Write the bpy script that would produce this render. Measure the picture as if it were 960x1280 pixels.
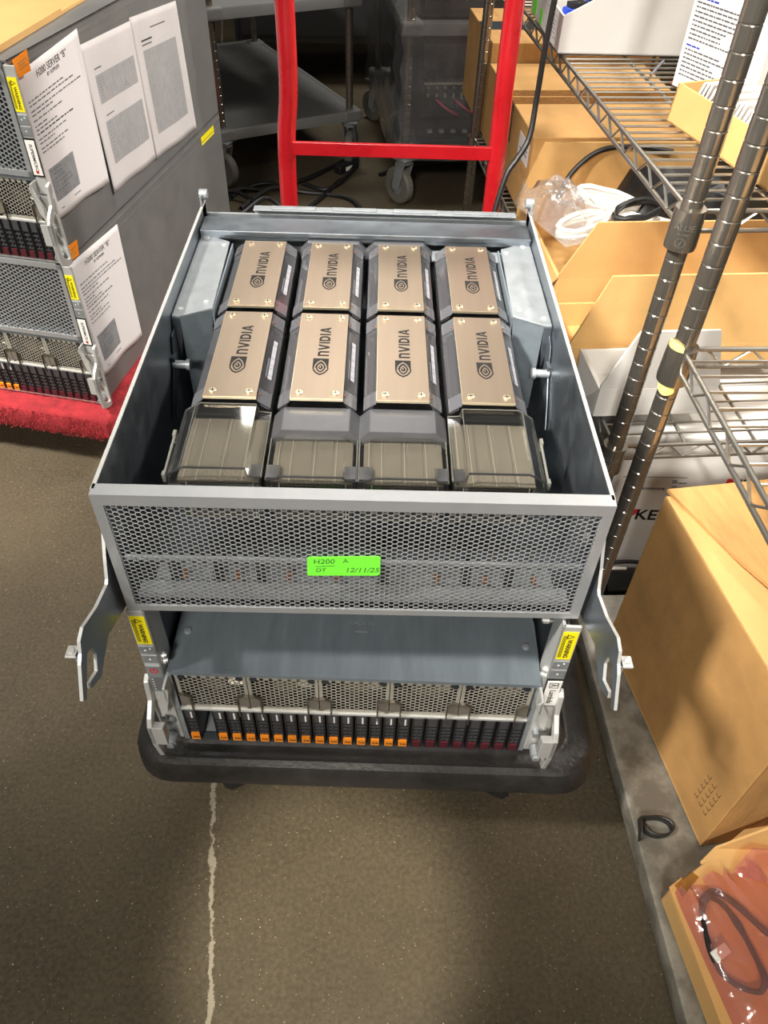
import bpy, bmesh, math, random
from mathutils import Vector, Matrix
random.seed(7)
for o in list(bpy.data.objects): bpy.data.objects.remove(o)
scene = bpy.context.scene
COL = scene.collection
# ------------------------------------------------------------------ camera
F_PX = 957.1
cam_d = bpy.data.cameras.new('camera'); cam = bpy.data.objects.new('camera', cam_d); COL.objects.link(cam)
cam_d.sensor_fit = 'VERTICAL'; cam_d.sensor_height = 36.0; cam_d.lens = 36.0 * F_PX / 1280.0
cam_d.clip_start = .02; cam_d.clip_end = 60
pit, yaw, rol = 0.79588, 0.02549, -0.04023
fw = Vector((math.sin(yaw)*math.cos(pit), math.cos(yaw)*math.cos(pit), -math.sin(pit)))
rt = Vector((math.cos(yaw), -math.sin(yaw), 0)); dn = fw.cross(rt)
rr = rt*math.cos(rol) + dn*math.sin(rol); dd = -rt*math.sin(rol) + dn*math.cos(rol)
M = Matrix((rr, -dd, -fw)).transposed().to_4x4(); M.translation = Vector((0.01373, -0.46064, 1.13620))
cam.matrix_world = M
scene.camera = cam
# ------------------------------------------------------------------ world, lamps, exposure
w = bpy.data.worlds.new('world'); scene.world = w; w.use_nodes = True
w.node_tree.nodes['Background'].inputs[0].default_value = (1.0, .96, .89, 1)
w.node_tree.nodes['Background'].inputs[1].default_value = .09
def lamp(name, loc, target, size, power, color=(1, .955, .885), sy=None, spread=180):
    d = bpy.data.lights.new(name, 'AREA'); d.energy = power; d.color = color
    d.shape = 'RECTANGLE'; d.size = size; d.size_y = sy or size; d.spread = math.radians(spread)
    o = bpy.data.objects.new(name, d); COL.objects.link(o); o.location = loc
    o.rotation_euler = (Vector(target) - Vector(loc)).to_track_quat('-Z', 'Y').to_euler()
    return o
lamp('key_fill_lamp', (-1.55, -.62, 3.0), (.50, .46, .62), .22, 5.2, sy=.36, spread=29)
lamp('key_fill_lamp', (-1.9, -.1, 3.0), (-.92, .90, 0), .4, 6.5, sy=.3, spread=38)  # added fill that brightens the floor by the left dolly
lamp('key_fill_lamp', (2.0, 1.9, 2.6), (-.45, 1.2, .4), .8, 12, sy=.3, spread=70)  # added fill for the pages on the left stack
lamp('key_fill_lamp', (-.2, 3.4, 3.2), (-.1, 2.5, .2), 1.2, 8, sy=.3, spread=90)  # added fill over the carts at the back
lamp('key_fill_lamp', (-.5, -2.6, 2.7), (0, .1, .6), .5, 6.5, sy=.3, spread=60)  # added front fill for the tray front and chassis opening
lamp('key_fill_lamp', (.75, -.7, 3.0), (.62, .80, .6), .3, 1.7, sy=.2, spread=42)  # added fill for the open cartons and upper shelf goods
sd = bpy.data.lights.new('floor_pool_spot', 'SPOT'); sd.energy = 420; sd.color = (1, .94, .78); sd.spot_size = math.radians(7.2); sd.spot_blend = .5; sd.shadow_soft_size = .05  # added narrow spot, shapes a bright pool on the floor
so = bpy.data.objects.new('floor_pool_spot', sd); COL.objects.link(so); so.location = (-.12, -1.6, 3.2)
so.rotation_euler = (Vector((-.035, -.14, 0)) - Vector(so.location)).to_track_quat('-Z', 'Y').to_euler()
vs = scene.view_settings
scene.display_settings.display_device = 'sRGB'
vs.view_transform = 'Standard'; vs.look = 'None'; vs.gamma = 1; vs.use_curve_mapping = False
vs.exposure = .9
# ------------------------------------------------------------------ material helpers
def s2l(c):
    return tuple((x/12.92 if x <= .04045 else ((x+.055)/1.055)**2.4) for x in [v/255 for v in c])
class NT:
    def __init__(s, name):
        s.m = bpy.data.materials.new(name); s.m.use_nodes = True; s.t = s.m.node_tree; s.t.nodes.clear()
        s.out = s.n('ShaderNodeOutputMaterial')
    def n(s, k, **kw):
        x = s.t.nodes.new(k)
        for a, b in kw.items(): setattr(x, a, b)
        return x
    def l(s, a, b): s.t.links.new(a, b)
def principled(nt, color, rough, metal, spec=.5, coat=0):
    b = nt.n('ShaderNodeBsdfPrincipled')
    b.inputs['Base Color'].default_value = (*color, 1); b.inputs['Roughness'].default_value = rough
    b.inputs['Metallic'].default_value = metal; b.inputs['Specular IOR Level'].default_value = spec
    b.inputs['Coat Weight'].default_value = coat
    nt.l(b.outputs[0], nt.out.inputs[0]); return b
def mat(name, rgb, rough=.5, metal=0., var=0., vscale=20., bump=0., bscale=200., rvar=0., stretch=None, spec=.5, coat=0, rgb2=None, thr=None):
    """plain surface with noise colour variation, roughness variation and bump"""
    nt = NT(name); c = s2l(rgb); b = principled(nt, c, rough, metal, spec, coat)
    tc = nt.n('ShaderNodeTexCoord'); src = tc.outputs['Object']
    if stretch:
        mp = nt.n('ShaderNodeMapping'); mp.inputs['Scale'].default_value = stretch
        nt.l(src, mp.inputs[0]); src = mp.outputs[0]
    if var or rgb2 or rvar:
        no = nt.n('ShaderNodeTexNoise'); no.inputs['Scale'].default_value = vscale; no.inputs['Detail'].default_value = 6
        no.inputs['Roughness'].default_value = .65
        nt.l(src, no.inputs['Vector'])
        cr = nt.n('ShaderNodeValToRGB')
        lo, hi = thr or (.3, .7)
        cr.color_ramp.elements[0].position = lo; cr.color_ramp.elements[1].position = hi
        c2 = s2l(rgb2) if rgb2 else tuple(min(1, x*(1+var)) for x in c)
        c1 = c if rgb2 else tuple(x*(1-var) for x in c)
        cr.color_ramp.elements[0].color = (*c1, 1); cr.color_ramp.elements[1].color = (*c2, 1)
        nt.l(no.outputs[0], cr.inputs[0]); nt.l(cr.outputs[0], b.inputs['Base Color'])
        if rvar:
            mr = nt.n('ShaderNodeMapRange'); mr.inputs['To Min'].default_value = max(.02, rough-rvar); mr.inputs['To Max'].default_value = min(1, rough+rvar)
            mr.inputs['From Min'].default_value = .3; mr.inputs['From Max'].default_value = .7
            nt.l(no.outputs[0], mr.inputs[0]); nt.l(mr.outputs[0], b.inputs['Roughness'])
    if bump:
        n2 = nt.n('ShaderNodeTexNoise'); n2.inputs['Scale'].default_value = bscale; n2.inputs['Detail'].default_value = 4
        nt.l(src, n2.inputs['Vector'])
        bp = nt.n('ShaderNodeBump'); bp.inputs['Strength'].default_value = bump; bp.inputs['Distance'].default_value = .002
        nt.l(n2.outputs[0], bp.inputs['Height']); nt.l(bp.outputs[0], b.inputs['Normal'])
    return nt.m
def film(name, tint, rough=.06, gloss=.12, bump=0., bscale=30., haze=0., hcol=(.6, .6, .6)):
    """thin clear plastic: tinted see-through with a glossy skin, optionally milky"""
    nt = NT(name)
    tr = nt.n('ShaderNodeBsdfTransparent'); tr.inputs[0].default_value = (*tint, 1)
    gl = nt.n('ShaderNodeBsdfGlossy'); gl.inputs['Roughness'].default_value = rough; gl.inputs[0].default_value = (1, 1, 1, 1)
    lw = nt.n('ShaderNodeLayerWeight'); lw.inputs['Blend'].default_value = .5
    pw = nt.n('ShaderNodeMath', operation='POWER'); pw.inputs[1].default_value = 3.5; nt.l(lw.outputs['Facing'], pw.inputs[0])
    mx = nt.n('ShaderNodeMixShader')
    ad = nt.n('ShaderNodeMath', operation='MULTIPLY_ADD'); ad.inputs[1].default_value = .7; ad.inputs[2].default_value = .03 + gloss*.12
    nt.l(pw.outputs[0], ad.inputs[0]); nt.l(ad.outputs[0], mx.inputs[0])
    first = tr.outputs[0]
    if haze:
        df = nt.n('ShaderNodeBsdfDiffuse'); df.inputs[0].default_value = (*hcol, 1)
        m0 = nt.n('ShaderNodeMixShader'); m0.inputs[0].default_value = haze
        nt.l(tr.outputs[0], m0.inputs[1]); nt.l(df.outputs[0], m0.inputs[2]); first = m0.outputs[0]
    nt.l(first, mx.inputs[1]); nt.l(gl.outputs[0], mx.inputs[2]); nt.l(mx.outputs[0], nt.out.inputs[0])
    if bump:
        tc = nt.n('ShaderNodeTexCoord'); no = nt.n('ShaderNodeTexNoise'); no.inputs['Scale'].default_value = bscale; no.inputs['Detail'].default_value = 3
        nt.l(tc.outputs['Object'], no.inputs['Vector'])
        bp = nt.n('ShaderNodeBump'); bp.inputs['Strength'].default_value = bump; bp.inputs['Distance'].default_value = .01
        nt.l(no.outputs[0], bp.inputs['Height']); nt.l(bp.outputs[0], gl.inputs['Normal'])
    return nt.m
def floor_mat():
    nt = NT('polished_concrete'); b = principled(nt, (.2, .17, .12), .5, 0, .22)
    tc = nt.n('ShaderNodeTexCoord')
    def noise(scale, detail=5, rough=.6):
        n = nt.n('ShaderNodeTexNoise'); n.inputs['Scale'].default_value = scale; n.inputs['Detail'].default_value = detail; n.inputs['Roughness'].default_value = rough
        nt.l(tc.outputs['Object'], n.inputs['Vector']); return n.outputs[0]
    def ramp(src, stops):
        r = nt.n('ShaderNodeValToRGB')
        while len(r.color_ramp.elements) < len(stops): r.color_ramp.elements.new(.5)
        for e, (p, c) in zip(r.color_ramp.elements, stops): e.position = p; e.color = (*c, 1)
        nt.l(src, r.inputs[0]); return r.outputs[0]
    def mix(f, a, c, kind='MIX'):
        m = nt.n('ShaderNodeMix', data_type='RGBA', blend_type=kind)
        if isinstance(f, (int, float)): m.inputs[0].default_value = f
        else: nt.l(f, m.inputs[0])
        nt.l(a, m.inputs[6])
        if isinstance(c, tuple): m.inputs[7].default_value = (*c, 1)
        else: nt.l(c, m.inputs[7])
        return m.outputs[2]
    base = ramp(noise(3.2), [(.3, s2l((62, 54, 42))), (.7, s2l((94, 84, 66)))])
    fine = ramp(noise(160, 3), [(.35, s2l((62, 54, 42))), (.7, s2l((100, 90, 72)))])
    col = mix(.45, base, fine)
    spk = ramp(noise(330, 2, .4), [(.70, (0, 0, 0)), (.77, (.8, .8, .8))])
    col = mix(spk, col, s2l((196, 182, 150)))
    dark = ramp(noise(1.1, 4), [(.55, (0, 0, 0)), (.8, (.6, .6, .6))])
    col = mix(dark, col, s2l((50, 43, 34)))
    # filled joint that crosses the floor under the truck
    sx = nt.n('ShaderNodeSeparateXYZ'); nt.l(tc.outputs['Object'], sx.inputs[0])
    m1 = nt.n('ShaderNodeMath', operation='MULTIPLY_ADD'); m1.inputs[1].default_value = .1475; nt.l(sx.outputs[1], m1.inputs[0]); nt.l(sx.outputs[0], m1.inputs[2])
    m2 = nt.n('ShaderNodeMath', operation='ADD'); m2.inputs[1].default_value = .2085; nt.l(m1.outputs[0], m2.inputs[0])
    m3 = nt.n('ShaderNodeMath', operation='MULTIPLY_ADD'); nt.l(noise(55, 6, .75), m3.inputs[0]); m3.inputs[1].default_value = .026; m3.inputs[2].default_value = -.013
    m4 = nt.n('ShaderNodeMath', operation='ADD'); nt.l(m2.outputs[0], m4.inputs[0]); nt.l(m3.outputs[0], m4.inputs[1])
    m5 = nt.n('ShaderNodeMath', operation='ABSOLUTE'); nt.l(m4.outputs[0], m5.inputs[0])
    m5b = nt.n('ShaderNodeMath', operation='MULTIPLY_ADD'); nt.l(noise(38, 4, .7), m5b.inputs[0]); m5b.inputs[1].default_value = -.014; m5b.inputs[2].default_value = .0072
    m5c = nt.n('ShaderNodeMath', operation='ADD'); nt.l(m5.outputs[0], m5c.inputs[0]); nt.l(m5b.outputs[0], m5c.inputs[1]); m5 = m5c
    m6 = nt.n('ShaderNodeMapRange'); m6.inputs['From Min'].default_value = .0022; m6.inputs['From Max'].default_value = .0036; m6.inputs['To Min'].default_value = .85; m6.inputs['To Max'].default_value = 0
    nt.l(m5.outputs[0], m6.inputs[0])
    col = mix(m6.outputs[0], col, s2l((150, 141, 124)))
    nt.l(col, b.inputs['Base Color'])
    r = nt.n('ShaderNodeMapRange'); r.inputs['From Min'].default_value = .3; r.inputs['From Max'].default_value = .7; r.inputs['To Min'].default_value = .42; r.inputs['To Max'].default_value = .68
    nt.l(noise(9, 6), r.inputs[0]); nt.l(r.outputs[0], b.inputs['Roughness'])
    bp = nt.n('ShaderNodeBump'); bp.inputs['Strength'].default_value = .12; bp.inputs['Distance'].default_value = .003
    nt.l(noise(220, 3), bp.inputs['Height']); nt.l(bp.outputs[0], b.inputs['Normal'])
    return nt.m
MT = dict(
    floor=floor_mat(),
    wall=mat('painted_wall', (46, 44, 42), .8, 0, .15, 3),
    galv=mat('galvanised_steel', (158, 163, 166), .5, .55, .10, 60, rvar=.1, stretch=(1, 1, 1)),
    tray=mat('zinc_tray_steel', (146, 153, 160), .36, .92, .08, 40, rvar=.08),
    sheet=mat('blue_grey_sheet_steel', (132, 142, 149), .42, .5, .10, 90, rvar=.08, stretch=(1, .15, 1)),
    inner=mat('dark_inner_steel', (70, 76, 82), .4, .7, .08, 30),
    mesh=mat('perforated_steel', (184, 186, 187), .4, .6, .05, 40),
    fanmesh=mat('nickel_fan_mesh', (186, 182, 170), .42, .5, .06, 60),
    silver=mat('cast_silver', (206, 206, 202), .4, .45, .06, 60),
    side=mat('grey_server_side', (120, 119, 117), .5, .3, .06, 18, rvar=.08),
    plate=mat('bronze_plate', (168, 151, 132), .36, .8, .05, 50, stretch=(1, .05, 1)),
    plate_edge=mat('bright_plate_edge', (226, 212, 182), .3, .8),
    taupe=mat('taupe_heatsink', (120, 113, 102), .6, .25, .05, 50),
    ridge=mat('pale_ridge', (168, 162, 148), .45, .4),
    fin=mat('nickel_fin', (120, 114, 100), .35, .8),
    black=mat('black_plastic', (27, 27, 28), .42),
    drivegrid=mat('drive_grid', (62, 62, 64), .45),
    blackfoam=mat('charcoal_film', (76, 76, 79), .3, 0, .12, 60),
    ink=mat('ink_black', (24, 23, 22), .6),
    greyink=mat('grey_print', (96, 96, 98), .8),
    barwhite=mat('barcode_white', (172, 172, 178), .6),
    copper=mat('copper_pin', (150, 96, 66), .4, .6),
    wingcap=film('pale_smoked_plastic', (.5, .5, .53), .1, .6, haze=.45, hcol=(.24, .24, .26)),
    paleink=mat('pale_grey_print', (168, 166, 166), .8, 0, .18, 70, stretch=(1, 6, 1)),
    midink=mat('screenshot_grey', (134, 134, 136), .8, 0, .2, 60),
    smoke=film('smoked_clear_plastic', (.93, .93, .91), .05, .25),
    smokedark=film('dark_smoked_plastic', (.42, .42, .44), .12, .4, haze=.35, hcol=(.17, .17, .18)),
    smokeedge=mat('smoked_plastic_edge', (44, 44, 44), .15, 0, spec=.8),
    clearedge=mat('clear_plastic_edge', (118, 117, 110), .12, 0, spec=.8),
    deck=mat('black_moulded_plastic', (38, 36, 34), .42, 0, .3, 25, bump=.35, bscale=160, rvar=.1),
    rubber=mat('rubber', (30, 29, 28), .7),
    wheel=mat('grey_caster_tread', (104, 101, 92), .6),
    red=mat('red_enamel', (188, 22, 32), .3, 0, .12, 14, coat=.4, rvar=.1),
    carpet=mat('red_carpet', (150, 36, 42), .95, 0, .35, 45, bump=1., bscale=350),
    card=mat('corrugated_card', (194, 148, 88), .85, 0, .07, 12, bump=.25, bscale=60, stretch=(1, 1, 5)),
    cardpale=mat('kraft_card', (204, 161, 100), .85, 0, .06, 14, bump=.2, bscale=60),
    carddark=mat('worn_card', (178, 134, 78), .85, 0, .2, 9, bump=.35, bscale=50, stretch=(5, 1, 1)),
    whitecard=mat('white_card', (208, 205, 199), .8, 0, .03, 9),
    paper=mat('white_paper', (222, 216, 215), .85, 0, .02, 9),
    envelope=mat('white_envelope', (236, 232, 226), .8),
    chrome=mat('chrome_post', (150, 144, 134), .19, .88, .05, 30),
    wire=mat('zinc_wire', (168, 164, 156), .3, .9, .05, 60),
    wirebright=mat('bright_wire', (200, 198, 192), .28, .9),
    solidshelf=mat('mottled_galvanised_shelf', (118, 114, 104), .5, .4, .2, 26, rvar=.15, rgb2=(152, 148, 136), thr=(.42, .62)),
    yellow=mat('yellow_label', (250, 232, 20), .5),
    orange=mat('orange_sticker', (250, 142, 24), .55),
    orangetab=mat('orange_drive_tab', (236, 138, 34), .45),
    maroon=mat('maroon_drive_tab', (78, 28, 36), .45),  # darkened to carry the shade on the right-hand drives
    green=mat('green_tape', (120, 240, 62), .55, 0, .03, 30),
    pencil=mat('pencil_mark', (62, 110, 44), .7),
    redprint=mat('red_print', (196, 40, 46), .6),
    blueprint=mat('blue_print', (40, 66, 170), .6),
    bluebox=mat('blue_plastic', (34, 78, 214), .4),
    whitecable=mat('white_cable_jacket', (226, 224, 216), .45),
    blackcable=mat('black_cable_jacket', (26, 25, 25), .45),
    polymer=mat('grey_polymer_shelf', (112, 112, 110), .55, 0, .06, 14),
    cabinet=mat('grey_cabinet_steel', (92, 92, 92), .4, .4, .06, 5),
    darkbox=mat('dark_server_steel', (40, 40, 42), .5, .3, .2, 30),
    wrap=film('stretch_film', (.86, .86, .86), .12, .5, bump=.5, bscale=16, haze=.10, hcol=(.55, .55, .56)),
    bag=film('pink_antistatic_film', (.92, .62, .56), .12, .4, bump=.6, bscale=24, haze=.2, hcol=(.62, .30, .27)),
    clearbag=film('clear_bag_film', (.93, .93, .92), .1, .5, bump=.9, bscale=40, haze=.12, hcol=(.8, .8, .8)),
    sleeve=film('clear_page_sleeve', (.97, .97, .97), .1, .1, bump=.15, bscale=18, haze=.05, hcol=(.85, .85, .87)),
    tape=mat('yellow_plastic_wedge', (232, 214, 120), .6),
    pinkc=mat('pink_cable', (180, 60, 84), .5), bluec=mat('blue_cable', (70, 74, 150), .5),
    port=mat('bright_port', (170, 166, 156), .4, .6),
)
# ------------------------------------------------------------------ mesh builder
class MB:
    def __init__(s): s.v = []; s.f = []; s.mi = []; s.mats = []; s.cur = 0
    def use(s, m):
        if m not in s.mats: s.mats.append(m)
        s.cur = s.mats.index(m); return s
    def add(s, vs, fs):
        b = len(s.v); s.v += [tuple(v) for v in vs]
        for f in fs: s.f.append(tuple(b+i for i in f)); s.mi.append(s.cur)
        return s
    def box(s, x0, x1, y0, y1, z0, z1):
        return s.add([(x0,y0,z0),(x1,y0,z0),(x1,y1,z0),(x0,y1,z0),(x0,y0,z1),(x1,y0,z1),(x1,y1,z1),(x0,y1,z1)],
                     [(0,3,2,1),(4,5,6,7),(0,1,5,4),(1,2,6,5),(2,3,7,6),(3,0,4,7)])
    def hexa(s, p):   # 8 points: bottom 4 (ccw), top 4
        return s.add(p, [(0,3,2,1),(4,5,6,7),(0,1,5,4),(1,2,6,5),(2,3,7,6),(3,0,4,7)])
    def prism(s, poly, axis, a, b):
        """poly: 2-D outline; axis 0: (y,z) extruded in x; 1: (x,z) in y; 2: (x,y) in z"""
        def P(u, t): return {0: (t, u[0], u[1]), 1: (u[0], t, u[1]), 2: (u[0], u[1], t)}[axis]
        n = len(poly); vs = [P(u, a) for u in poly] + [P(u, b) for u in poly]
        return s.add(vs, [tuple(range(n))[::-1], tuple(range(n, 2*n))] + [(i, (i+1) % n, n+(i+1) % n, n+i) for i in range(n)])
    def tube(s, pts, r, seg=8, cap=True):
        pts = [Vector(p) for p in pts]; n = len(pts); rs = r if isinstance(r, (list, tuple)) else [r]*n
        t0 = (pts[1]-pts[0]).normalized(); up = Vector((0, 0, 1)) if abs(t0.z) < .9 else Vector((1, 0, 0))
        nn = t0.cross(up).normalized(); vs = []; pt = t0
        for i, p in enumerate(pts):
            t = (pts[min(i+1, n-1)]-pts[max(i-1, 0)]).normalized()
            ax = pt.cross(t)
            if ax.length > 1e-7: nn = Matrix.Rotation(pt.angle(t), 3, ax.normalized()) @ nn
            pt = t; bb = t.cross(nn).normalized()
            for k in range(seg):
                a = 2*math.pi*k/seg; vs.append(p + (nn*math.cos(a) + bb*math.sin(a))*rs[i])
        fs = [(i*seg+k, i*seg+(k+1) % seg, (i+1)*seg+(k+1) % seg, (i+1)*seg+k) for i in range(n-1) for k in range(seg)]
        if cap: fs += [tuple(range(seg))[::-1], tuple((n-1)*seg+k for k in range(seg))]
        return s.add(vs, fs)
    def cyl(s, p0, p1, r, seg=16): return s.tube([p0, p1], r, seg)
    def lathe(s, prof, seg=20, c=(0, 0, 0)):
        n = len(prof); vs = [(c[0]+r*math.cos(2*math.pi*k/seg), c[1]+r*math.sin(2*math.pi*k/seg), c[2]+z) for r, z in prof for k in range(seg)]
        fs = [(i*seg+k, i*seg+(k+1) % seg, (i+1)*seg+(k+1) % seg, (i+1)*seg+k) for i in range(n-1) for k in range(seg)]
        return s.add(vs, fs + [tuple(range(seg))[::-1], tuple((n-1)*seg+k for k in range(seg))])
    def grid(s, rows, thick=None):
        """rows of points -> sheet"""
        m = len(rows[0]); vs = [p for r in rows for p in r]
        return s.add(vs, [(i*m+j, i*m+j+1, (i+1)*m+j+1, (i+1)*m+j) for i in range(len(rows)-1) for j in range(m-1)])
    def mesh(s, name, m=None, smooth=False, sharp=40):
        me = bpy.data.meshes.new(name); me.from_pydata(s.v, [], s.f)
        ms = ([m] if m else []) or s.mats
        for q in ms: me.materials.append(MT[q] if isinstance(q, str) else q)
        if not m: me.polygons.foreach_set('material_index', s.mi)
        bm = bmesh.new(); bm.from_mesh(me); bmesh.ops.recalc_face_normals(bm, faces=bm.faces); bm.to_mesh(me); bm.free()
        if smooth:
            me.polygons.foreach_set('use_smooth', [True]*len(me.polygons)); me.set_sharp_from_angle(angle=math.radians(sharp))
        me.update(); return me
    def build(s, name, m=None, parent=None, smooth=False, bevel=0, seg=2, solid=0, sub=0, label=None, sharp=40):
        o = bpy.data.objects.new(name, s.mesh(name, m, smooth, sharp)); COL.objects.link(o)
        if parent: o.parent = parent
        if solid:
            d = o.modifiers.new('solid', 'SOLIDIFY'); d.thickness = solid; d.offset = 0
        if bevel:
            d = o.modifiers.new('bevel', 'BEVEL'); d.width = bevel; d.segments = seg; d.limit_method = 'ANGLE'; d.angle_limit = math.radians(35)
        if sub:
            d = o.modifiers.new('sub', 'SUBSURF'); d.levels = sub; d.render_levels = sub
        if label: o['label'] = label
        return o
def tag(o, label, cat, group=None, kind=None):
    o['label'] = label; o['category'] = cat
    if group: o['group'] = group
    if kind: o['kind'] = kind
    return o
def thing(name, label, cat, loc=(0, 0, 0), rz=0, group=None):
    o = bpy.data.objects.new(name, None); COL.objects.link(o); o.empty_display_size = .02
    o.location = loc; o.rotation_euler = (0, 0, rz); return tag(o, label, cat, group)
def struct(o): o['kind'] = 'structure'; return o
def dup_part(o, parent, loc=None):
    c = o.copy(); COL.objects.link(c); c.parent = parent
    if loc is not None: c.location = loc
    for ch in o.children: dup_part(ch, c, ch.location)
    return c
def spline(pts, n=8):
    P = [Vector(p) for p in pts]; P = [P[0]*2-P[1]] + P + [P[-1]*2-P[-2]]; out = []
    for i in range(1, len(P)-2):
        for k in range(n):
            t = k/n; a, b, c, d = P[i-1], P[i], P[i+1], P[i+2]
            out.append(.5*((2*b)+(c-a)*t+(2*a-5*b+4*c-d)*t*t+(3*b-a-3*c+d)*t**3))
    return out + [P[-2]]
def text_geo(txt, size, extrude=.0002, bold=0., align='CENTER', shear=0.):
    """letters as geometry in the local xy plane, returned as (verts, faces)"""
    c = bpy.data.curves.new('letters', 'FONT'); c.body = txt; c.size = size; c.extrude = extrude; c.offset = bold
    c.align_x = align; c.align_y = 'CENTER'; c.shear = shear; c.resolution_u = 3
    o = bpy.data.objects.new('letters', c); COL.objects.link(o)
    dg = bpy.context.evaluated_depsgraph_get(); dg.update()
    me = bpy.data.meshes.new_from_object(o.evaluated_get(dg))
    v = [tuple(p.co) for p in me.vertices]; f = [tuple(p.vertices) for p in me.polygons]
    bpy.data.objects.remove(o); bpy.data.curves.remove(c); bpy.data.meshes.remove(me)
    return v, f
def place(mb, geo, org, ux, uy, un=None):
    ux = Vector(ux).normalized(); uy = Vector(uy).normalized(); un = ux.cross(uy) if un is None else Vector(un); o = Vector(org)
    return mb.add([o + ux*x + uy*y + un*z for x, y, z in geo[0]], geo[1])
def hexpanel(mb, x0, x1, z0, z1, pitch, wire, depth, y=0., mask=None):
    """sheet in the xz plane punched with real flat-topped hexagonal holes"""
    dx = pitch*.8660254; R = pitch/1.7320508; r = (pitch-wire)/1.7320508
    nc = int((x1-x0-2*R)/dx)+1; nr = int((z1-z0-1.5*pitch)/pitch)+1
    ox = (x0+x1)/2-(nc-1)*dx/2; oz = (z0+z1)/2-((nr-1)*pitch+pitch/2)/2
    cs = [(math.cos(k*math.pi/3), math.sin(k*math.pi/3)) for k in range(6)]
    for i in range(nc):
        for j in range(nr):
            cx = ox+i*dx; cz = oz+j*pitch+(pitch/2 if i % 2 else 0)
            O = [(cx+R*a, y, cz+R*b) for a, b in cs]
            if mask and not mask(cx, cz): mb.add(O, [tuple(range(6))]); continue
            I = [(cx+r*a, y, cz+r*b) for a, b in cs]; B = [(p[0], y+depth, p[2]) for p in I]
            mb.add(O+I+B, [(k, (k+1) % 6, 6+(k+1) % 6, 6+k) for k in range(6)] + [(6+k, 6+(k+1) % 6, 12+(k+1) % 6, 12+k) for k in range(6)])
    return mb
R_ = math.radians
# ================================================================== SETTING
b = MB(); b.box(-4, 4, -3, 5.2, -.05, 0); struct(b.build('floor', 'floor'))
b = MB(); b.box(-4, 4, 5.2, 5.3, 0, 3.6); struct(b.build('wall_back', 'wall'))
# ================================================================== THE SERVER MODEL (front at local y=0, bottom at z=0)
WS = .2235
def drive_meshes():
    b = MB(); b.box(-.0076, .0076, .0, .10, 0, .068); b.box(-.0074, -.0052, -.002, 0, .001, .067); b.box(.0052, .0074, -.002, 0, .001, .067)
    b.use('black'); b.mi = [0]*len(b.f); b.use('drivegrid')
    for k in range(4): b.box(-.0052, .0052, -.0015, 0, .018+k*.008, .0205+k*.008)
    b.box(-.0008, .0008, -.0015, 0, .018, .044); b.box(-.0055, .0055, -.0018, 0, .050, .067)
    body = b.mesh('drive_carrier')
    b = MB(); b.box(-.0052, .0052, -.0032, .002, .002, .0145); tab = b
    b = MB(); b.box(.0006, .0026, -.0021, -.0017, .0515, .065); lab = b.mesh('drive_label', 'paper')
    b = MB()
    for k, (x, h) in enumerate([(-.0028, .004), (-.0008, .003), (.0012, .004), (.003, .003)]): b.box(x, x+.0012, -.0034, -.0031, .006, .006+h)
    mk = b.mesh('tab_marking', 'ink')
    return body, tab.mesh('release_tab', 'orangetab'), tab.mesh('release_tab', 'maroon'), lab, mk
DRV = drive_meshes()
def link(me, name, parent, loc=(0, 0, 0)):
    o = bpy.data.objects.new(name, me); COL.objects.link(o); o.parent = parent; o.location = loc; return o
def fan_meshes():
    hw = .0402
    def mask(x, z): return abs(x) < .0355 and .004 < z < .064 and (abs(x)/.042)**2.6 + (abs(z-.034)/.0385)**2.6 < 1
    b = MB(); hexpanel(b, -hw+.0006, hw-.0006, .0015, .0705, .0060, .0011, .0006, 0, mask)
    b.box(-hw+.0004, hw-.0004, -.0006, .0010, -.001, .004); b.box(-hw+.0004, hw-.0004, -.0006, .0010, .0665, .070)
    b.box(-hw+.0004, -hw+.0042, -.0006, .0010, 0, .07); b.box(hw-.0042, hw-.0004, -.0006, .0010, 0, .07)
    face = b.mesh('fan_module', 'fanmesh')
    b = MB(); b.cyl((0, -.0012, .0635), (0, .001, .0635), .0042, 14)
    scr = b.mesh('corner_screw', 'inner')
    b = MB(); b.cyl((0, .012, .035), (0, .03, .035), .014, 24)
    for k in range(9):
        a = k*2*math.pi/9; u = (math.cos(a), math.sin(a)); v = (-u[1], u[0])
        P = [(.013*u[0]-.004*v[0], .013, .035+.013*u[1]-.004*v[1]), (.031*u[0]-.007*v[0], .013, .035+.031*u[1]-.007*v[1]),
             (.031*u[0]+.005*v[0], .028, .035+.031*u[1]+.005*v[1]), (.013*u[0]+.004*v[0], .028, .035+.013*u[1]+.004*v[1])]
        b.hexa([(p[0], p[1], p[2]) for p in P] + [(p[0]+.001*v[0], p[1]+.001, p[2]+.001*v[1]) for p in P])
    rot = b.mesh('fan_rotor', 'fin')
    b = MB(); b.use('inner').box(-hw+.001, hw-.001, .034, .036, .001, .069)
    back = b.mesh('fan_housing', 'black')
    lat = []
    for sx in (-1, 1):
        b = MB(); P = [(sx*.0398, .004), (sx*.0398, .030), (sx*.034, .031), (sx*.0268, .0255), (sx*.0268, .008)]
        b.use('taupe').prism(P, 1, -.0022, -.0008)
        b.use('fin').prism([(sx*.0398, .0298), (sx*.034, .0308), (sx*.0266, .0254), (sx*.0258, .0264), (sx*.0337, .0320), (sx*.0398, .0310)], 1, -.005, -.0022)
        b.box(min(sx*.0262, sx*.0276), max(sx*.0262, sx*.0276), -.0055, -.0020, -.012, .026)
        lat.append(b.mesh('latch'))
    return face, scr, rot, back, lat
FAN = fan_meshes()
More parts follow.
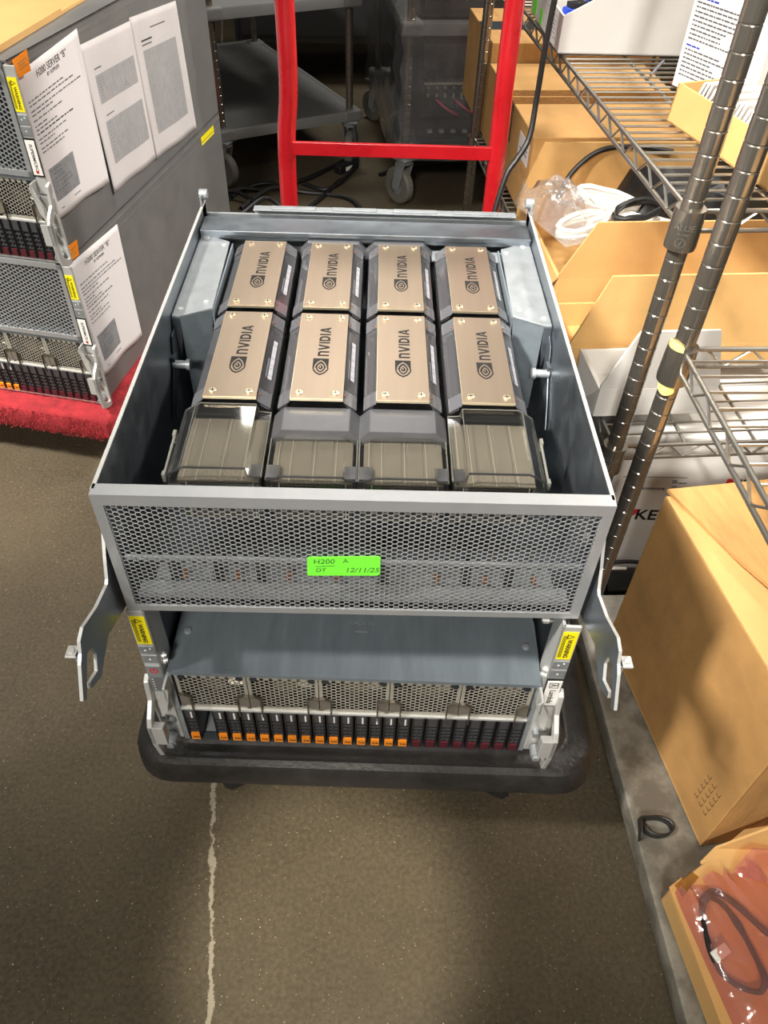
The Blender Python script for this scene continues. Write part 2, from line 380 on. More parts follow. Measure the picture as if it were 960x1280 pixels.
def warn_label(par, x0, x1, z0, z1):
    b = MB(); b.box(x0, x1, -.0042, -.0038, z0, z1); o = b.build('warning_label', 'yellow', par, label='yellow WARNING label')
    b = MB(); cx = (x0+x1)/2
    place(b, text_geo('WARNING', .0066, .0001, .00015), (cx+.0012, -.0043, z0+(z1-z0)*.40), (0, 0, -1), (1, 0, 0))
    tx = cx+.0012; tz = z1-.0075
    tri = [(tx-.0042, tz+.004), (tx-.0042, tz-.004), (tx+.004, tz)]; tin = [(tx-.0031, tz+.0024), (tx-.0031, tz-.0024), (tx+.0022, tz)]
    b.add([(p[0], -.0044, p[1]) for p in tri+tin], [(0, 1, 4, 3), (1, 2, 5, 4), (2, 0, 3, 5)])
    for k in range(3): b.box(x0+.0012+k*.0013, x0+.0018+k*.0013, -.0044, -.0042, z0+.004, z1-.006)
    b.build('label_print', 'ink', o)
def make_server(root, H, closed, slots):
    T = 'tray' if not closed else 'silver'
    cz = .148    # height of the fan row's top
    # sheet-metal body
    b = MB(); b.box(-.209, .209, .004, .80, .0, .003); b.box(-.209, .209, -.001, .006, 0, .006); b.build('bottom_plate', T, root)
    b = MB(); b.box(-.209, .209, .79, .80, .003, H-.003); b.build('rear_panel', 'side', root)
    for sx in (-1, 1):
        b = MB(); b.box(*sorted((sx*.2145, sx*.2120)), .003, .80, 0, H)
        o = b.build('side_panel', 'side' if closed else 'inner', root)
        if not closed:
            for (y, z) in ((.02, H-.012), (.006, cz+.016), (.006, cz+.026), (.085, H-.02), (.05, cz+.055)):
                q = MB(); q.cyl((sx*.2122, y, z), (sx*.206, y, z), .0042, 12); q.cyl((sx*.206, y, z), (sx*.2045, y, z), .0025, 10); q.build('side_screw', 'silver', o)
        else:
            if sx > 0:
                for k in range(5):
                    q = MB(); q.cyl((.2145, .012, .04+k*.062), (.2157, .012, .04+k*.062), .0032, 12); q.build('rivet', 'silver', o)
                q = MB(); q.box(.2145, .2150, .67, .755, H-.036, H-.016); q.build('yellow_tag', 'yellow', o, label='small yellow tag near the rear edge')
                q = MB(); q.box(.2145, .2158, .004, .80, H-.016, H-.0115); q.box(.2145, .2152, .004, .80, H-.030, H-.0285); q.build('cover_fold', 'side', o)
    # deck plate over the drives and fans
    b = MB(); b.box(-.2075, .2075, .003, .79, cz, cz+.0025); b.box(-.2075, .2075, -.001, .004, cz-.0025, cz+.003)
    o = b.build('deck_plate', 'sheet', root)
    for (x, y) in ((-.195, .055), (.195, .05), (-.195, .24), (.195, .24)):
        q = MB(); q.lathe([(.0045, 0), (.0042, .0015), (.002, .002)], 14, (x, y, cz+.0025)); q.build('deck_screw', 'galv', o)
    if not closed:
        q = MB(); place(q, text_geo('MADE IN', .0075, .0001), (.005, .075, cz+.0027), (1, 0, 0), (0, 1, 0)); q.box(-.002, .012, .062, .064, cz+.0025, cz+.0027); q.build('stamped_mark', 'galv', o)
    else:
        b = MB(); b.box(-.2145, .2145, .003, .80, H-.003, H); b.build('top_cover', 'side', root)
        b = MB(); hexpanel(b, -.206, .206, cz+.006, H-.004, .0075, .0016, .0015, -.001)
        b.box(-.207, .207, -.003, .002, cz+.003, cz+.012); b.box(-.207, .207, -.003, .002, H-.012, H-.002)
        b.box(-.207, -.199, -.003, .002, cz+.003, H-.002); b.box(.199, .207, -.003, .002, cz+.003, H-.002)
        b.build('mesh_panel', 'mesh', root)
        b = MB(); b.box(-.2, .2, .03, .032, cz+.004, H-.004); b.build('dark_baffle', 'inner', root)
    # fan row
    b = MB(); b.box(-.2075, .2075, -.002, .004, .0715, .0755); b.build('middle_rail', 'silver', root, bevel=.0006)
    for k in range(5):
        x = (k-2)*.0806; z = .0765
        f = link(FAN[0], 'fan_module', root, (x, .001, z))
        link(FAN[1], 'corner_screw', f, (-.0325, 0, 0)); link(FAN[1], 'corner_screw', f, (.0325, 0, 0)); link(FAN[2], 'fan_rotor', f); link(FAN[3], 'fan_housing', f)
        for q in FAN[4]: link(q, 'latch', f)
    for sx in (-1, 1):
        b = MB(); b.box(*sorted((sx*.2035, sx*.2095)), -.002, .09, .003, cz-.002); b.build('bay_wall', 'galv', root)
    # drives
    for k, kind in enumerate(slots):
        if not kind: continue
        d = link(DRV[0], 'drive_carrier', root, (-.1945+k*.01692, -.001, .0042))
        link(DRV[1] if kind == 'o' else DRV[2], 'release_tab', d)
        if kind == 'o': link(DRV[3], 'drive_label', d); link(DRV[4], 'tab_marking', d)
    if not all(slots):
        b = MB(); b.box(-.186, -.1695, .006, .10, .003, .004); b.prism([(-.186, .0042), (-.170, .0042), (-.172, .024)], 1, .05, .052); b.build('empty_bay_liner', 'galv', root)
    # rack ears with their labels, and the pull handles
    for sx in (-1, 1):
        x0, x1 = sorted((sx*.2095, sx*.2280))
        b = MB(); b.box(x0, x1, -.0036, .0, .125, H-.004); b.box(*sorted((sx*.2095, sx*.2125)), -.0036, .03, .125, H-.004)
        e = b.build('rack_ear', 'silver', root, bevel=.0008)
        zt = H-.012 if not closed else H-.02
        warn_label(e, x0+.0015, x1-.0015, zt-.048, zt)
        q = MB(); q.box(x0+.001, x1-.001, -.0046, -.0036, zt-.066, zt-.052); q.box(x0+.001, x1-.001, -.0046, -.0036, zt-.083, zt-.069)
        q.build('label_window', 'galv', e, bevel=.0004)
        q = MB()
        for (px, pz) in ((.006, -.060), (.0115, -.057), (.008, -.077)): q.box(x0+px, x0+px+.002, -.0048, -.0046, zt+pz, zt+pz+.0022)
        q.build('rivet', 'envelope', e)
        z1 = zt-.088; z0 = z1-.052 if not closed else z1-.056
        if sx < 0:
            q = MB(); q.box(x0+.0008, x1-.0008, -.0052, -.0036, z0, z1); c = q.build('control_panel', 'galv', e, bevel=.0006)
            q = MB(); q.box(x0+.003, x1-.002, -.0055, -.0052, z0+.004, z0+.030); q.build('status_window', 'greyink', c)
            q = MB()
            for i in range(16):
                a = i*math.pi/8; a2 = (i+1)*math.pi/8; cx = (x0+x1)/2; zz = z1-.009
                q.add([(cx+r*math.cos(t), -.0054, zz+r*math.sin(t)) for r, t in ((.0048, a), (.0048, a2), (.0032, a2), (.0032, a))], [(0, 1, 2, 3)])
            q.box(cx-.0006, cx+.0006, -.0055, -.0053, zz-.001, zz+.003); q.build('power_symbol', 'redprint', c)
            q = MB()
            for i in range(5): q.box(x0+.004, x0+.0058, -.0057, -.0055, z0+.006+i*.005, z0+.0072+i*.005)
            q.build('status_marks', 'envelope', c)
        else:
            q = MB(); q.box(x0+.0002, x1+.0002, -.0048, -.0036, z0-.002, z1+.002); c = q.build('badge_frame', 'black', e)
            q = MB(); q.box(x0+.0016, x1-.0010, -.0056, -.0048, z0+.001, z1-.001); c2 = q.build('white_badge', 'envelope', e, label='white name badge on the rack ear')
            q = MB(); cx = (x0+x1)/2
            nm = 'SUPERMICRO' if closed else 'Lambda'
            place(q, text_geo(nm, .0088 if not closed else .0072, .0001, .0001), (cx+.0004, -.0057, (z0+z1)/2-(.006 if not closed else .0)), (0, 0, -1), (1, 0, 0))
            if not closed:
                zz = z1-.009
                for a, c_ in ((-.005, 0), (.0044, 0)): q.box(cx+a, cx+a+.0007, -.0058, -.0056, zz-.005, zz+.005)
                q.box(cx-.005, cx+.005, -.0058, -.0056, zz-.005, zz-.0043); q.box(cx-.005, cx+.005, -.0058, -.0056, zz+.0043, zz+.005)
                place(q, text_geo('λ', .010, .0001, .0001), (cx, -.0057, zz), (0, 0, -1), (1, 0, 0))
            q.build('badge_print', 'ink', c2)
            if closed:
                q = MB(); q.cyl((cx, -.0060, z0+.006), (cx, -.0056, z0+.006), .0026, 14); q.build('badge_dot', 'redprint', c2)
        # handle: cast bracket standing proud of the ear
        prof = [(0, .146), (-.010, .142), (-.014, .112), (-.030, .098), (-.036, .088), (-.036, .048), (-.030, .012), (-.012, .004), (0, .004),
                (0, .014), (-.011, .016), (-.0235, .026), (-.027, .052), (-.027, .082), (-.018, .092), (-.006, .104), (-.003, .128), (0, .130)]
        hx = (sx*.2270, sx*.2330)
        b = MB(); b.prism(prof, 0, *sorted(hx)); b.prism([(0, .122), (-.004, .12), (-.006, .1), (-.004, .01), (0, .008)], 0, *sorted((sx*.2090, sx*.2330)))
        b.prism([(-.024, .083), (-.036, .088), (-.036, .050), (-.026, .054)], 0, *sorted((sx*.2150, sx*.2330)))
        h = b.build('pull_handle', 'silver', root, bevel=.0012)
        q = MB(); q.cyl((sx*.220, -.006, .022), (sx*.220, -.020, .022), .0062, 16); q.cyl((sx*.220, -.020, .022), (sx*.220, -.024, .022), .0045, 16); q.build('thumbscrew', 'galv', h, bevel=.0006)
        q = MB(); q.cyl((sx*.216, -.005, .058), (sx*.216, -.012, .058), .0048, 14); q.cyl((sx*.224, -.005, .066), (sx*.224, -.010, .066), .0034, 14); q.build('handle_screw', 'galv', h)
        q = MB(); P = [(sx*.2075, .146), (sx*.2030, .140), (sx*.2105, .098), (sx*.2190, .085), (sx*.2190, .115), (sx*.2120, .132)]
        q.prism(P, 1, -.020, -.0175); q.prism([(sx*.2060, .147), (sx*.2090, .147), (sx*.2090, .120), (sx*.2060, .118)], 1, -.02, 0); q.build('latch_tab', 'silver', h, bevel=.0006)
srv = thing('server_chassis', 'opened silver server chassis on the black platform truck, fan row and orange-tabbed drives facing front', 'server', (0, 0, .2515), R_(-1.2))
make_server(srv, .268, False, ['o', None] + ['o']*14 + ['m']*8)
# the two closed servers standing on the red dolly
STK = R_(-10.9); SO = Vector((-.537, .80, 0)); SX = Vector((math.cos(STK), math.sin(STK), 0)); SY = Vector((-math.sin(STK), math.cos(STK), 0))
SC = SO - SX*.2155
def stk(s, z): return SO + SY*s + Vector((0, 0, z))
l1 = thing('server_chassis', 'closed grey server at the bottom of the left stack, directly on the red carpeted dolly', 'server', SC + Vector((0, 0, .1488)), STK)
make_server(l1, .310, True, ['o']*14 + ['m']*10)
l2 = thing('server_chassis', 'closed grey server on top of the left stack, three printed pages taped on its side', 'server', SC + Vector((0, 0, .459)), STK)
make_server(l2, .320, True, ['m']*24)
# ================================================================== LIFTED GPU TRAY
ZT = .68; ZB = .5205
tray = thing('server_tray', 'silver open-topped server tray with honeycomb front and green tape, resting on the opened chassis', 'server tray', (0, 0, ZB))
def tz(z): return z - ZB
b = MB(); b.box(-.2215, .2215, .004, .572, 0, .002); b.build('floor_plate', 'inner', tray)
for sx in (-1, 1):
    b = MB(); b.box(*sorted((sx*.2235, sx*.2215)), .006, .575, 0, tz(.6780))
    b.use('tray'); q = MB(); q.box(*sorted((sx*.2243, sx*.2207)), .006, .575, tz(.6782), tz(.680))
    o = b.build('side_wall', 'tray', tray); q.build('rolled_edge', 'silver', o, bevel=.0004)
    for (y, z) in ((.115, .63), (.10, .645), (.125, .60), (.032, .655), (.036, .645)):
        q = MB(); q.cyl((sx*.2216, y, z), (sx*.2198, y, z), .0028, 12); q.build('rivet', 'silver', o)
    b = MB(); b.box(*sorted((sx*.2240, sx*.2215)), .553, .577, tz(.66), tz(.694)); b.cyl((sx*.226, .566, tz(.692)), (sx*.2150, .566, tz(.692)), .0065, 18); b.build('end_roller', 'galv', o, bevel=.0006)
b = MB(); hexpanel(b, -.2155, .2155, tz(.5245), tz(.6715), .0056, .00095, .0005, 0)
def ring(mb, o, i, y0, y1):
    O = [(o[0], o[2]), (o[1], o[2]), (o[1], o[3]), (o[0], o[3])]; I = [(i[0], i[2]), (i[1], i[2]), (i[1], i[3]), (i[0], i[3])]
    vs = [(x, y0, z) for x, z in O+I] + [(x, y1, z) for x, z in O+I]
    mb.add(vs, [f for k in range(4) for j in [(k+1) % 4] for f in ((k, j, 4+j, 4+k), (8+k, 12+k, 12+j, 8+j), (k, 8+k, 8+j, j), (4+k, 4+j, 12+j, 12+k))])
ring(b, (-.2235, .2235, 0, tz(.6784)), (-.2140, .2140, tz(.5285), tz(.6672)), -.0012, .0012)
b.box(-.2235, .2235, -.0012, .0125, tz(.6785), tz(.6800)); b.box(-.2215, .2215, .0112, .0125, tz(.672), tz(.6784))
b.build('honeycomb_front', 'mesh', tray)
b = MB(); b.box(-.214, .214, .006, .010, tz(.588), tz(.592)); b.box(-.21, .21, .004, .02, tz(.535), tz(.542)); b.build('crease_bar', 'galv', tray)
b = MB()
for k in range(46):
    x = -.185 + k*.0082 + random.uniform(-.002, .002)
    if k % 9 in (3, 4, 7): b.use('fin').box(x, x+.002, .026, .032, tz(.56), tz(.56+random.uniform(.005, .04)))
    elif k % 5 == 1: b.use('black').box(x-.004, x+.004, .024, .034, tz(.53), tz(.55+random.uniform(0, .03)))
    elif k % 6 == 2: b.use('copper').box(x, x+.005, .022, .030, tz(.543), tz(.548))
b.use('galv').box(-.2, .2, .016, .05, tz(.530), tz(.534))
b.build('connector_row', None, tray)
b = MB(); b.prism([(-.0425, tz(.5805)), (.0215, tz(.5825)), (.0240, tz(.585)), (.0240, tz(.6080)), (.0225, tz(.6095)), (-.0415, tz(.6065)), (-.0430, tz(.6045)), (-.0440, tz(.582))], 1, -.0022, -.0013)
gt = b.build('green_tape_label', 'green', tray, label='bright green tape label with pencil handwriting')
b = MB()
place(b, text_geo('H200', .0090, .0001, 0, 'LEFT', .1), (-.038, -.0023, tz(.6005)), (1, 0, .05), (0, 0, 1))
place(b, text_geo('A', .0078, .0001), (-.008, -.0023, tz(.6025)), (1, 0, .05), (0, 0, 1))
place(b, text_geo('DT', .0072, .0001, 0, 'LEFT', .1), (-.036, -.0023, tz(.5885)), (1, 0, .05), (0, 0, 1))
place(b, text_geo('12/11/25', .0090, .0001, 0, 'LEFT', .2), (-.009, -.0023, tz(.5895)), (1, 0, .03), (0, 0, 1))
b.prism([(-.036, tz(.5935)), (-.018, tz(.5955)), (-.018, tz(.5961)), (-.036, tz(.5941))], 1, -.0024, -.0022)
b.build('handwriting', 'pencil', gt)
# rear rail and rear wall
b = MB(); b.box(-.2195, .2195, .512, .552, tz(.655), tz(.668)); b.box(-.2195, .2195, .5105, .5125, tz(.661), tz(.668)); b.build('rear_rail', 'tray', tray, bevel=.0012)
b = MB(); b.box(-.2215, .2215, .570, .573, 0, tz(.665)); b.box(-.155, .205, .562, .5745, tz(.672), tz(.6745)); b.box(-.155, .205, .5735, .5755, tz(.655), tz(.6745))
for k in range(4): b.box(-.13+k*.083, -.07+k*.083, .563, .572, tz(.6745), tz(.6765))
b.build('rear_wall', 'galv', tray, bevel=.0008)
b = MB(); b.box(-.16, -.10, .490, .5103, tz(.648), tz(.650)); b.box(.088, .2, .485, .5103, tz(.646), tz(.648)); b.build('rear_ledge', 'galv', tray)
# corner air baffles
for sx in (-1, 1):
    A = [(sx*.2205, .525), (sx*.180, .503), (sx*.1765, .337), (sx*.2115, .318), (sx*.2205, .318)]
    b = MB(); b.prism(A, 2, tz(.654), tz(.657)); o = b.build('corner_baffle', 'galv', tray, bevel=.0008)
    q = MB(); q.hexa([Vector(p) for p in [(sx*.1770, .3375, tz(.654)), (sx*.2115, .3185, tz(.654)), (sx*.2125, .3205, tz(.654)), (sx*.1775, .3395, tz(.654)),
                                          (sx*.1890, .3310, tz(.535)), (sx*.2115, .3185, tz(.535)), (sx*.2125, .3205, tz(.535)), (sx*.1900, .3330, tz(.535))]])
    q.box(*sorted((sx*.1755, sx*.1775)), .337, .503, tz(.56), tz(.654))
    q.build('baffle_skirt', 'sheet', o)
    q = MB(); q.prism([(sx*.2115, tz(.654)), (sx*.2205, tz(.654)), (sx*.2205, tz(.625)), (sx*.2165, tz(.600)), (sx*.2125, tz(.625))], 1, .3165, .3185); q.build('baffle_bracket', 'tray', o)
    for (x, y) in ((.213, .333), (.186, .350), (.186, .492), (.21, .51)):
        q = MB(); q.lathe([(.0034, 0), (.003, .001), (.001, .0014)], 12, (sx*x, y, tz(.657))); q.build('baffle_screw', 'silver', o)
    # spring latch on the wall
    b = MB(); P = [(.320, .645), (.300, .640), (.288, .615), (.262, .585), (.245, .560), (.252, .556), (.272, .575), (.300, .585), (.316, .615)]
    b.prism([(y, tz(z)) for y, z in P], 0, *sorted((sx*.2185, sx*.2200)))
    b.box(*sorted((sx*.2215, sx*.2165)), .284, .296, tz(.612), tz(.622))
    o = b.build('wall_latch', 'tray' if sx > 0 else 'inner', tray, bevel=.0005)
    q = MB(); q.cyl((sx*.2200, .286, tz(.612)), (sx*.2030, .286, tz(.612)), .0048, 14); q.cyl((sx*.2040, .286, tz(.612)), (sx*.1995, .286, tz(.612)), .0066, 14); q.build('latch_pin', 'galv', o)
# release levers swung out below the sides
LV = [(.045, .655), (.022, .628), (.000, .592), (-.008, .576), (-.012, .5735), (-.043, .580), (-.075, .5935), (-.087, .5905), (-.0925, .580), (-.100, .574), (-.118, .546), (-.1125, .5395),
      (-.0925, .5625), (-.084, .569), (-.0745, .563), (-.072, .549), (-.081, .536), (-.0985, .5435), (-.1005, .5375), (-.079, .523), (-.066, .528), (-.042, .536), (-.011, .5225), (.016, .512), (.030, .53), (.045, .57)]
for sx in (-1, 1):
    b = MB(); b.use('silver').prism([(y, tz(z)) for y, z in LV], 0, *sorted((sx*.2288, sx*.2318))); b.mats.append('tray'); b.mi[-len(LV)-2] = b.mi[-len(LV)-1] = 1  # brighter steel on the cut edges paints in their glint
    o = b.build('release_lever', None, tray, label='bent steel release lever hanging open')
    q = MB(); q.prism([(.030, tz(.615)), (.006, tz(.592)), (-.016, tz(.562)), (-.018, tz(.553)), (-.010, tz(.549)), (.006, tz(.556)), (.022, tz(.585))], 0, *sorted((sx*.2318, sx*.2336))); q.build('lever_rib', 'tray', o, bevel=.0014)
    q = MB(); q.box(*sorted((sx*.2318, sx*.2430)), -.0955, -.0835, tz(.5765), tz(.5790)); q.box(*sorted((sx*.2318, sx*.2345)), -.0955, -.0835, tz(.562), tz(.579)); q.cyl((sx*.2385, -.0895, tz(.579)), (sx*.2385, -.0895, tz(.5805)), .003, 12); q.build('lever_foot', 'silver', o, bevel=.0006)
    q = MB(); q.cyl((sx*.2200, .034, tz(.60)), (sx*.2335, .034, tz(.60)), .006, 16); q.build('lever_pivot', 'galv', o)
# ================================================================== GPU MODULES, CLEAR COVERS, BAFFLE STRIPS
def stroke(mb, pts, wd, P, z):
    n = len(pts); L = []; Rr = []
    for i, p in enumerate(pts):
        a = Vector(pts[max(i-1, 0)]); c = Vector(pts[min(i+1, n-1)]); t = (c-a).normalized(); q = Vector((-t.y, t.x))*wd/2
        L.append(P(p[0]+q.x, p[1]+q.y, z)); Rr.append(P(p[0]-q.x, p[1]-q.y, z))
    mb.add(L+Rr, [(i, i+1, n+i+1, n+i) for i in range(n-1)])
GLY = dict(n=([(0,0),(0,1),(.55,1),(.75,.93),(.85,.75),(.85,0),(.61,0),(.61,.68),(.55,.78),(.45,.8),(.24,.8),(.24,0)], .85),
           V=([(0,1),(.27,1),(.52,.32),(.77,1),(1.04,1),(.66,0),(.38,0)], 1.04), I=([(0,0),(0,1),(.24,1),(.24,0)], .24), D=None,
           A=([(0,0),(.38,1),(.66,1),(1.04,0),(.78,0),(.70,.2),(.42,.2),(.48,.38),(.63,.38),(.52,.72),(.27,0)], 1.04))
def logo_mesh():
    b = MB(); b.use('ink'); z0 = .00012
    h = .0122; xs = .90; x = .0345; base = .0085
    def P(u, v, z=z0): return (base - v, u, z)           # reading direction runs along +y, letters' up along -x
    for ch in 'nVIDIA':
        if ch == 'D':
            for poly in ([(0,0),(0,1),(.24,1),(.24,0)], [(.24,1),(.45,1),(.72,.92),(.88,.7),(.9,.5),(.88,.3),(.72,.08),(.45,0),(.24,0),(.24,.2),(.42,.2),(.58,.28),(.65,.5),(.58,.72),(.42,.8),(.24,.8)]):
                b.add([P(x+u*h*xs, v*h) for u, v in poly], [tuple(range(len(poly)))])
            wd = .9
        else:
            poly, wd = GLY[ch]; b.add([P(x+u*h*xs, v*h) for u, v in poly], [tuple(range(len(poly)))])
        x += (wd+.17)*h*xs
    # eye emblem: dark block on the reading side, spiral lines continuing over both halves
    W, H = .030, .0168
    def E(u, v, z=z0): return P(u*W, -.0004 + v*H, z)
    b.add([E(*p) for p in ((.42, .0), (1, .0), (1, 1), (.42, 1))], [(0, 1, 2, 3)])
    for pts in ([(.44,.95),(.30,.92),(.12,.74),(.02,.5),(.12,.24),(.30,.05),(.44,.0)], [(.44,.74),(.34,.71),(.23,.6),(.18,.49),(.25,.35),(.36,.25),(.44,.22)], [(.44,.58),(.39,.55),(.36,.48),(.39,.41),(.44,.38)]):
        stroke(b, pts, .085, E, z0)
    b.use('plate')
    for pts in ([(.42,.86),(.56,.84),(.72,.72),(.86,.5),(.74,.3),(.58,.17),(.42,.11)], [(.42,.66),(.54,.63),(.66,.5),(.58,.38),(.5,.32),(.42,.3)], [(.42,.50),(.50,.52),(.54,.48)]):
        stroke(b, pts, .07, E, z0+.00012)
    return b.mesh('maker_logo')
LOGO = logo_mesh()
PW, PL = .0268, .0803
b = MB(); b.box(-PW, PW, -PL, PL, -.003, 0); PLATE = b.mesh('cover_plate', 'plate')
b = MB(); b.box(-PW, PW, -PL-.0006, -PL, -.003, -.0002); b.box(-PW-.0005, -PW, -PL, PL, -.003, -.0006); EDGE = b.mesh('plate_edge', 'plate_edge')
b = MB(); b.use('plate_edge').lathe([(.0042, 0), (.0040, .0012), (.0030, .0018), (.0012, .0018)], 18); b.use('ink').box(-.0026, .0026, -.0004, .0004, .0018, .0020); b.box(-.0004, .0004, -.0026, .0026, .0018, .0020); SCREW = b.mesh('plate_screw')
b = MB()
for k in range(14): b.box(-.0395, .0395, -.0815, .0815, -.090+k*.005, -.0885+k*.005)
b.box(-.038, .038, -.080, .080, -.09, -.022); BODY = b.mesh('heatsink_body', 'black')
def wing_mesh(sx):
    b = MB(); st = [(-.0825, 0), (-.060, 0), (-.058, -.0018), (.056, -.0018), (.058, 0), (.0825, 0)]
    rows = [[(sx*x, y, z + (dz if 0 < i < 3 else 0)) for i, (x, z) in enumerate([(.0272, -.0035), (.0285, -.0050), (.0400, -.0135), (.0412, -.028)])] for y, dz in st]
    b.grid(rows); return b.mesh('side_wing', 'smokedark')
WING = {s: wing_mesh(s) for s in (-1, 1)}
def cap_mesh(sx, y0, y1):
    b = MB(); P = [(.0274, -.0028), (.0288, -.0040), (.0402, -.0124)]
    b.grid([[(sx*x, y, z) for x, z in P] for y in (y0, y1)]); return b.mesh('wing_cap', 'wingcap')
CAPS = [cap_mesh(sx, *yy) for sx in (-1, 1) for yy in ((-.0825, -.0610), (.0590, .0825))]
b = MB(); b.hexa([(.0300, -.081, -.010), (.0385, -.081, -.016), (.0385, .081, -.016), (.0300, .081, -.010), (.0300, -.081, -.0085), (.0385, -.081, -.0145), (.0385, .081, -.0145), (.0300, .081, -.0085)])
b.hexa([(-.0385, -.081, -.016), (-.0300, -.081, -.010), (-.0300, .081, -.010), (-.0385, .081, -.016), (-.0385, -.081, -.0145), (-.0300, -.081, -.0085), (-.0300, .081, -.0085), (-.0385, .081, -.0145)]); FRAME = b.mesh('module_frame', 'blackfoam')
b = MB(); y = -.036
rnd = random.Random(3)
while y < .034:
    hgt = rnd.choice((.0008, .0014, .0022)); z = -.0092
    b.add([(.0325, y, -.0088), (.0365, y, -.0117), (.0365, y+hgt, -.0117), (.0325, y+hgt, -.0088)], [(0, 1, 2, 3)]); y += hgt + rnd.choice((.0003, .0003, .0006))
for k in range(18): b.add([(.0302, -.034+k*.0019, -.0072), (.0316, -.034+k*.0019, -.0082), (.0316, -.0333+k*.0019, -.0082), (.0302, -.0333+k*.0019, -.0072)], [(0, 1, 2, 3)])
BAR = b.mesh('barcode_label', 'barwhite')
b = MB(); b.cyl((0, 0, -.007), (0, 0, -.0035), .0013, 8); COP = b.mesh('copper_pin', 'copper')
# front fin stack of the front row (lies under the clear cover)
b = MB()
for k in range(12): b.use('fin').box(-.0385, .0385, .0660, .158, .585+k*.0042, .5858+k*.0042)
b.use('black').box(-.037, .037, .0672, .157, .585, .634)  # black block puts the shade between the fins into colour
b.use('taupe').box(-.0385, .0385, .0655, .157, .6345, .6365)
for x, h in ((-.021, .0006), (.0015, .0008), (.0225, .0006), (-.0335, .0005)): b.use('ridge').box(x-.0005, x+.0005, .0660, .1565, .6365, .6365+h)
for x, w_ in ((-.010, .009), (.012, .008)): b.use('taupe').prism([(x-w_, .6365), (x+w_, .6365), (x+w_-.001, .6372), (x-w_+.001, .6372)], 1, .0660, .1565)
for x in (-.0305, .0325): b.use('silver').box(x, x+.0007, .0645, .0660, .588, .6345)
FINS = b.mesh('fin_stack')
XC = [-.131, -.0432, .0446, .1322]
NM = ['leftmost', 'second from left', 'third from left', 'rightmost']
ZG = .6612
for r, (rn, yc) in enumerate((('front', .2433), ('back', .4180))):
    for i, x in enumerate(XC):
        extra = {(1, 3): ', its dark logo catching the glare', (1, 0): ', beside the corner baffle'}.get((r, i), '')
        g = thing('gpu_module', f'bronze-topped GPU module, {NM[i]} in the {rn} row{extra}', 'gpu module', (x, yc, ZG), 0, f'{rn} row of GPU modules')
        p = link(PLATE, 'cover_plate', g); p['label'] = 'brushed bronze cover plate with dark logo'
        link(LOGO, 'maker_logo', p, (0, -.040, 0)); link(EDGE, 'plate_edge', p)
        for sx in (-1, 1):
            for sy in (-1, 1): link(SCREW, 'plate_screw', p, (sx*.0185, sy*.0715, 0))
        link(BODY, 'heatsink_body', g); link(FRAME, 'module_frame', g)
        for sx in (-1, 1): link(WING[sx], 'side_wing', g)
        for q in CAPS: link(q, 'wing_cap', g)
        link(BAR, 'barcode_label', g); [link(COP, 'copper_pin', g, (px, py, 0)) for px, py in ((.0292, -.070), (.0292, .064), (-.0292, .064))]
        if r == 0: link(FINS, 'fin_stack', g, (0, -yc, -ZG))
# clear covers over the front fins: tall outer ones, low inner ones
def cover(i, x):
    outer = i in (0, 3); sg = -1 if i == 0 else 1
    if outer:   # profile over x (outer side slopes away), running from the plate to the front lip
        pr = [(sg*-.0430, .628), (sg*-.0410, .6435), (sg*-.0290, .6450), (sg*-.0270, .6540), (sg*.0300, .6540), (sg*.0345, .6520), (sg*.0460, .6440), (sg*.0490, .6300), (sg*.0500, .606)]
        ys = [(.1605, 0), (.1560, .0006), (.075, 0), (.0655, -.0015), (.0625, -.010), (.0605, -.040)]
    else:
        pr = [(-.0432, .618), (-.0428, .6400), (-.0320, .6425), (-.0300, .6450), (.0300, .6450), (.0320, .6425), (.0428, .6400), (.0432, .618)]
        ys = [(.1255, 0), (.1180, .0006), (.074, 0), (.0655, -.0015), (.0625, -.010), (.0605, -.034)]
    t = thing('clear_duct_cover', f'{"tall" if outer else "low"} smoked clear plastic cover in front of the {NM[i]} front GPU module', 'plastic cover', (x, 0, .606), 0, 'clear duct covers')
    b = MB(); b.grid([[(px, y, z+dz-.606) for px, z in pr] for y, dz in ys]); b.build('cover_shell', 'smoke', t, solid=.0012)
    lip = [(px, .0650, z-.0012-.606) for px, z in pr[1:-1]]
    b = MB(); b.tube(lip, .0011, 6); b.build('dark_lip', 'smokeedge', t)
    b = MB(); b.tube([(px, ys[0][0], z-.606) for px, z in pr[1:-1]], .0006, 5)
    for px, z in (pr[1], pr[-2]): b.tube([(px, ys[0][0], z-.606), (px, .0650, z-.0012-.606)], .0007, 5)
    if outer:
        for px, z in (pr[3], pr[5]): b.tube([(px, ys[0][0], z-.606), (px, .0650, z-.0012-.606)], .0004, 5)
    b.build('cover_edge', 'clearedge', t)
    for px in ((-.036, .036) if not outer else (sg*-.036,)):
        b = MB(); b.box(px-.0060, px+.0060, .0665, .0840, .6405-.606, .6410-.606)
        b.build('corner_notch', 'smokedark', t)
    if outer:
        b = MB(); s2 = sg*.0505
        b.tube([(s2, .070, .033), (s2, .125, .036)], .0014, 8); b.box(s2-.0016, s2+.0016, .066, .072, .026, .036); b.box(s2-.0016, s2+.0016, .120, .128, .028, .039); b.build('clip_bar', 'clearedge', t)
for i, x in enumerate(XC): cover(i, x)
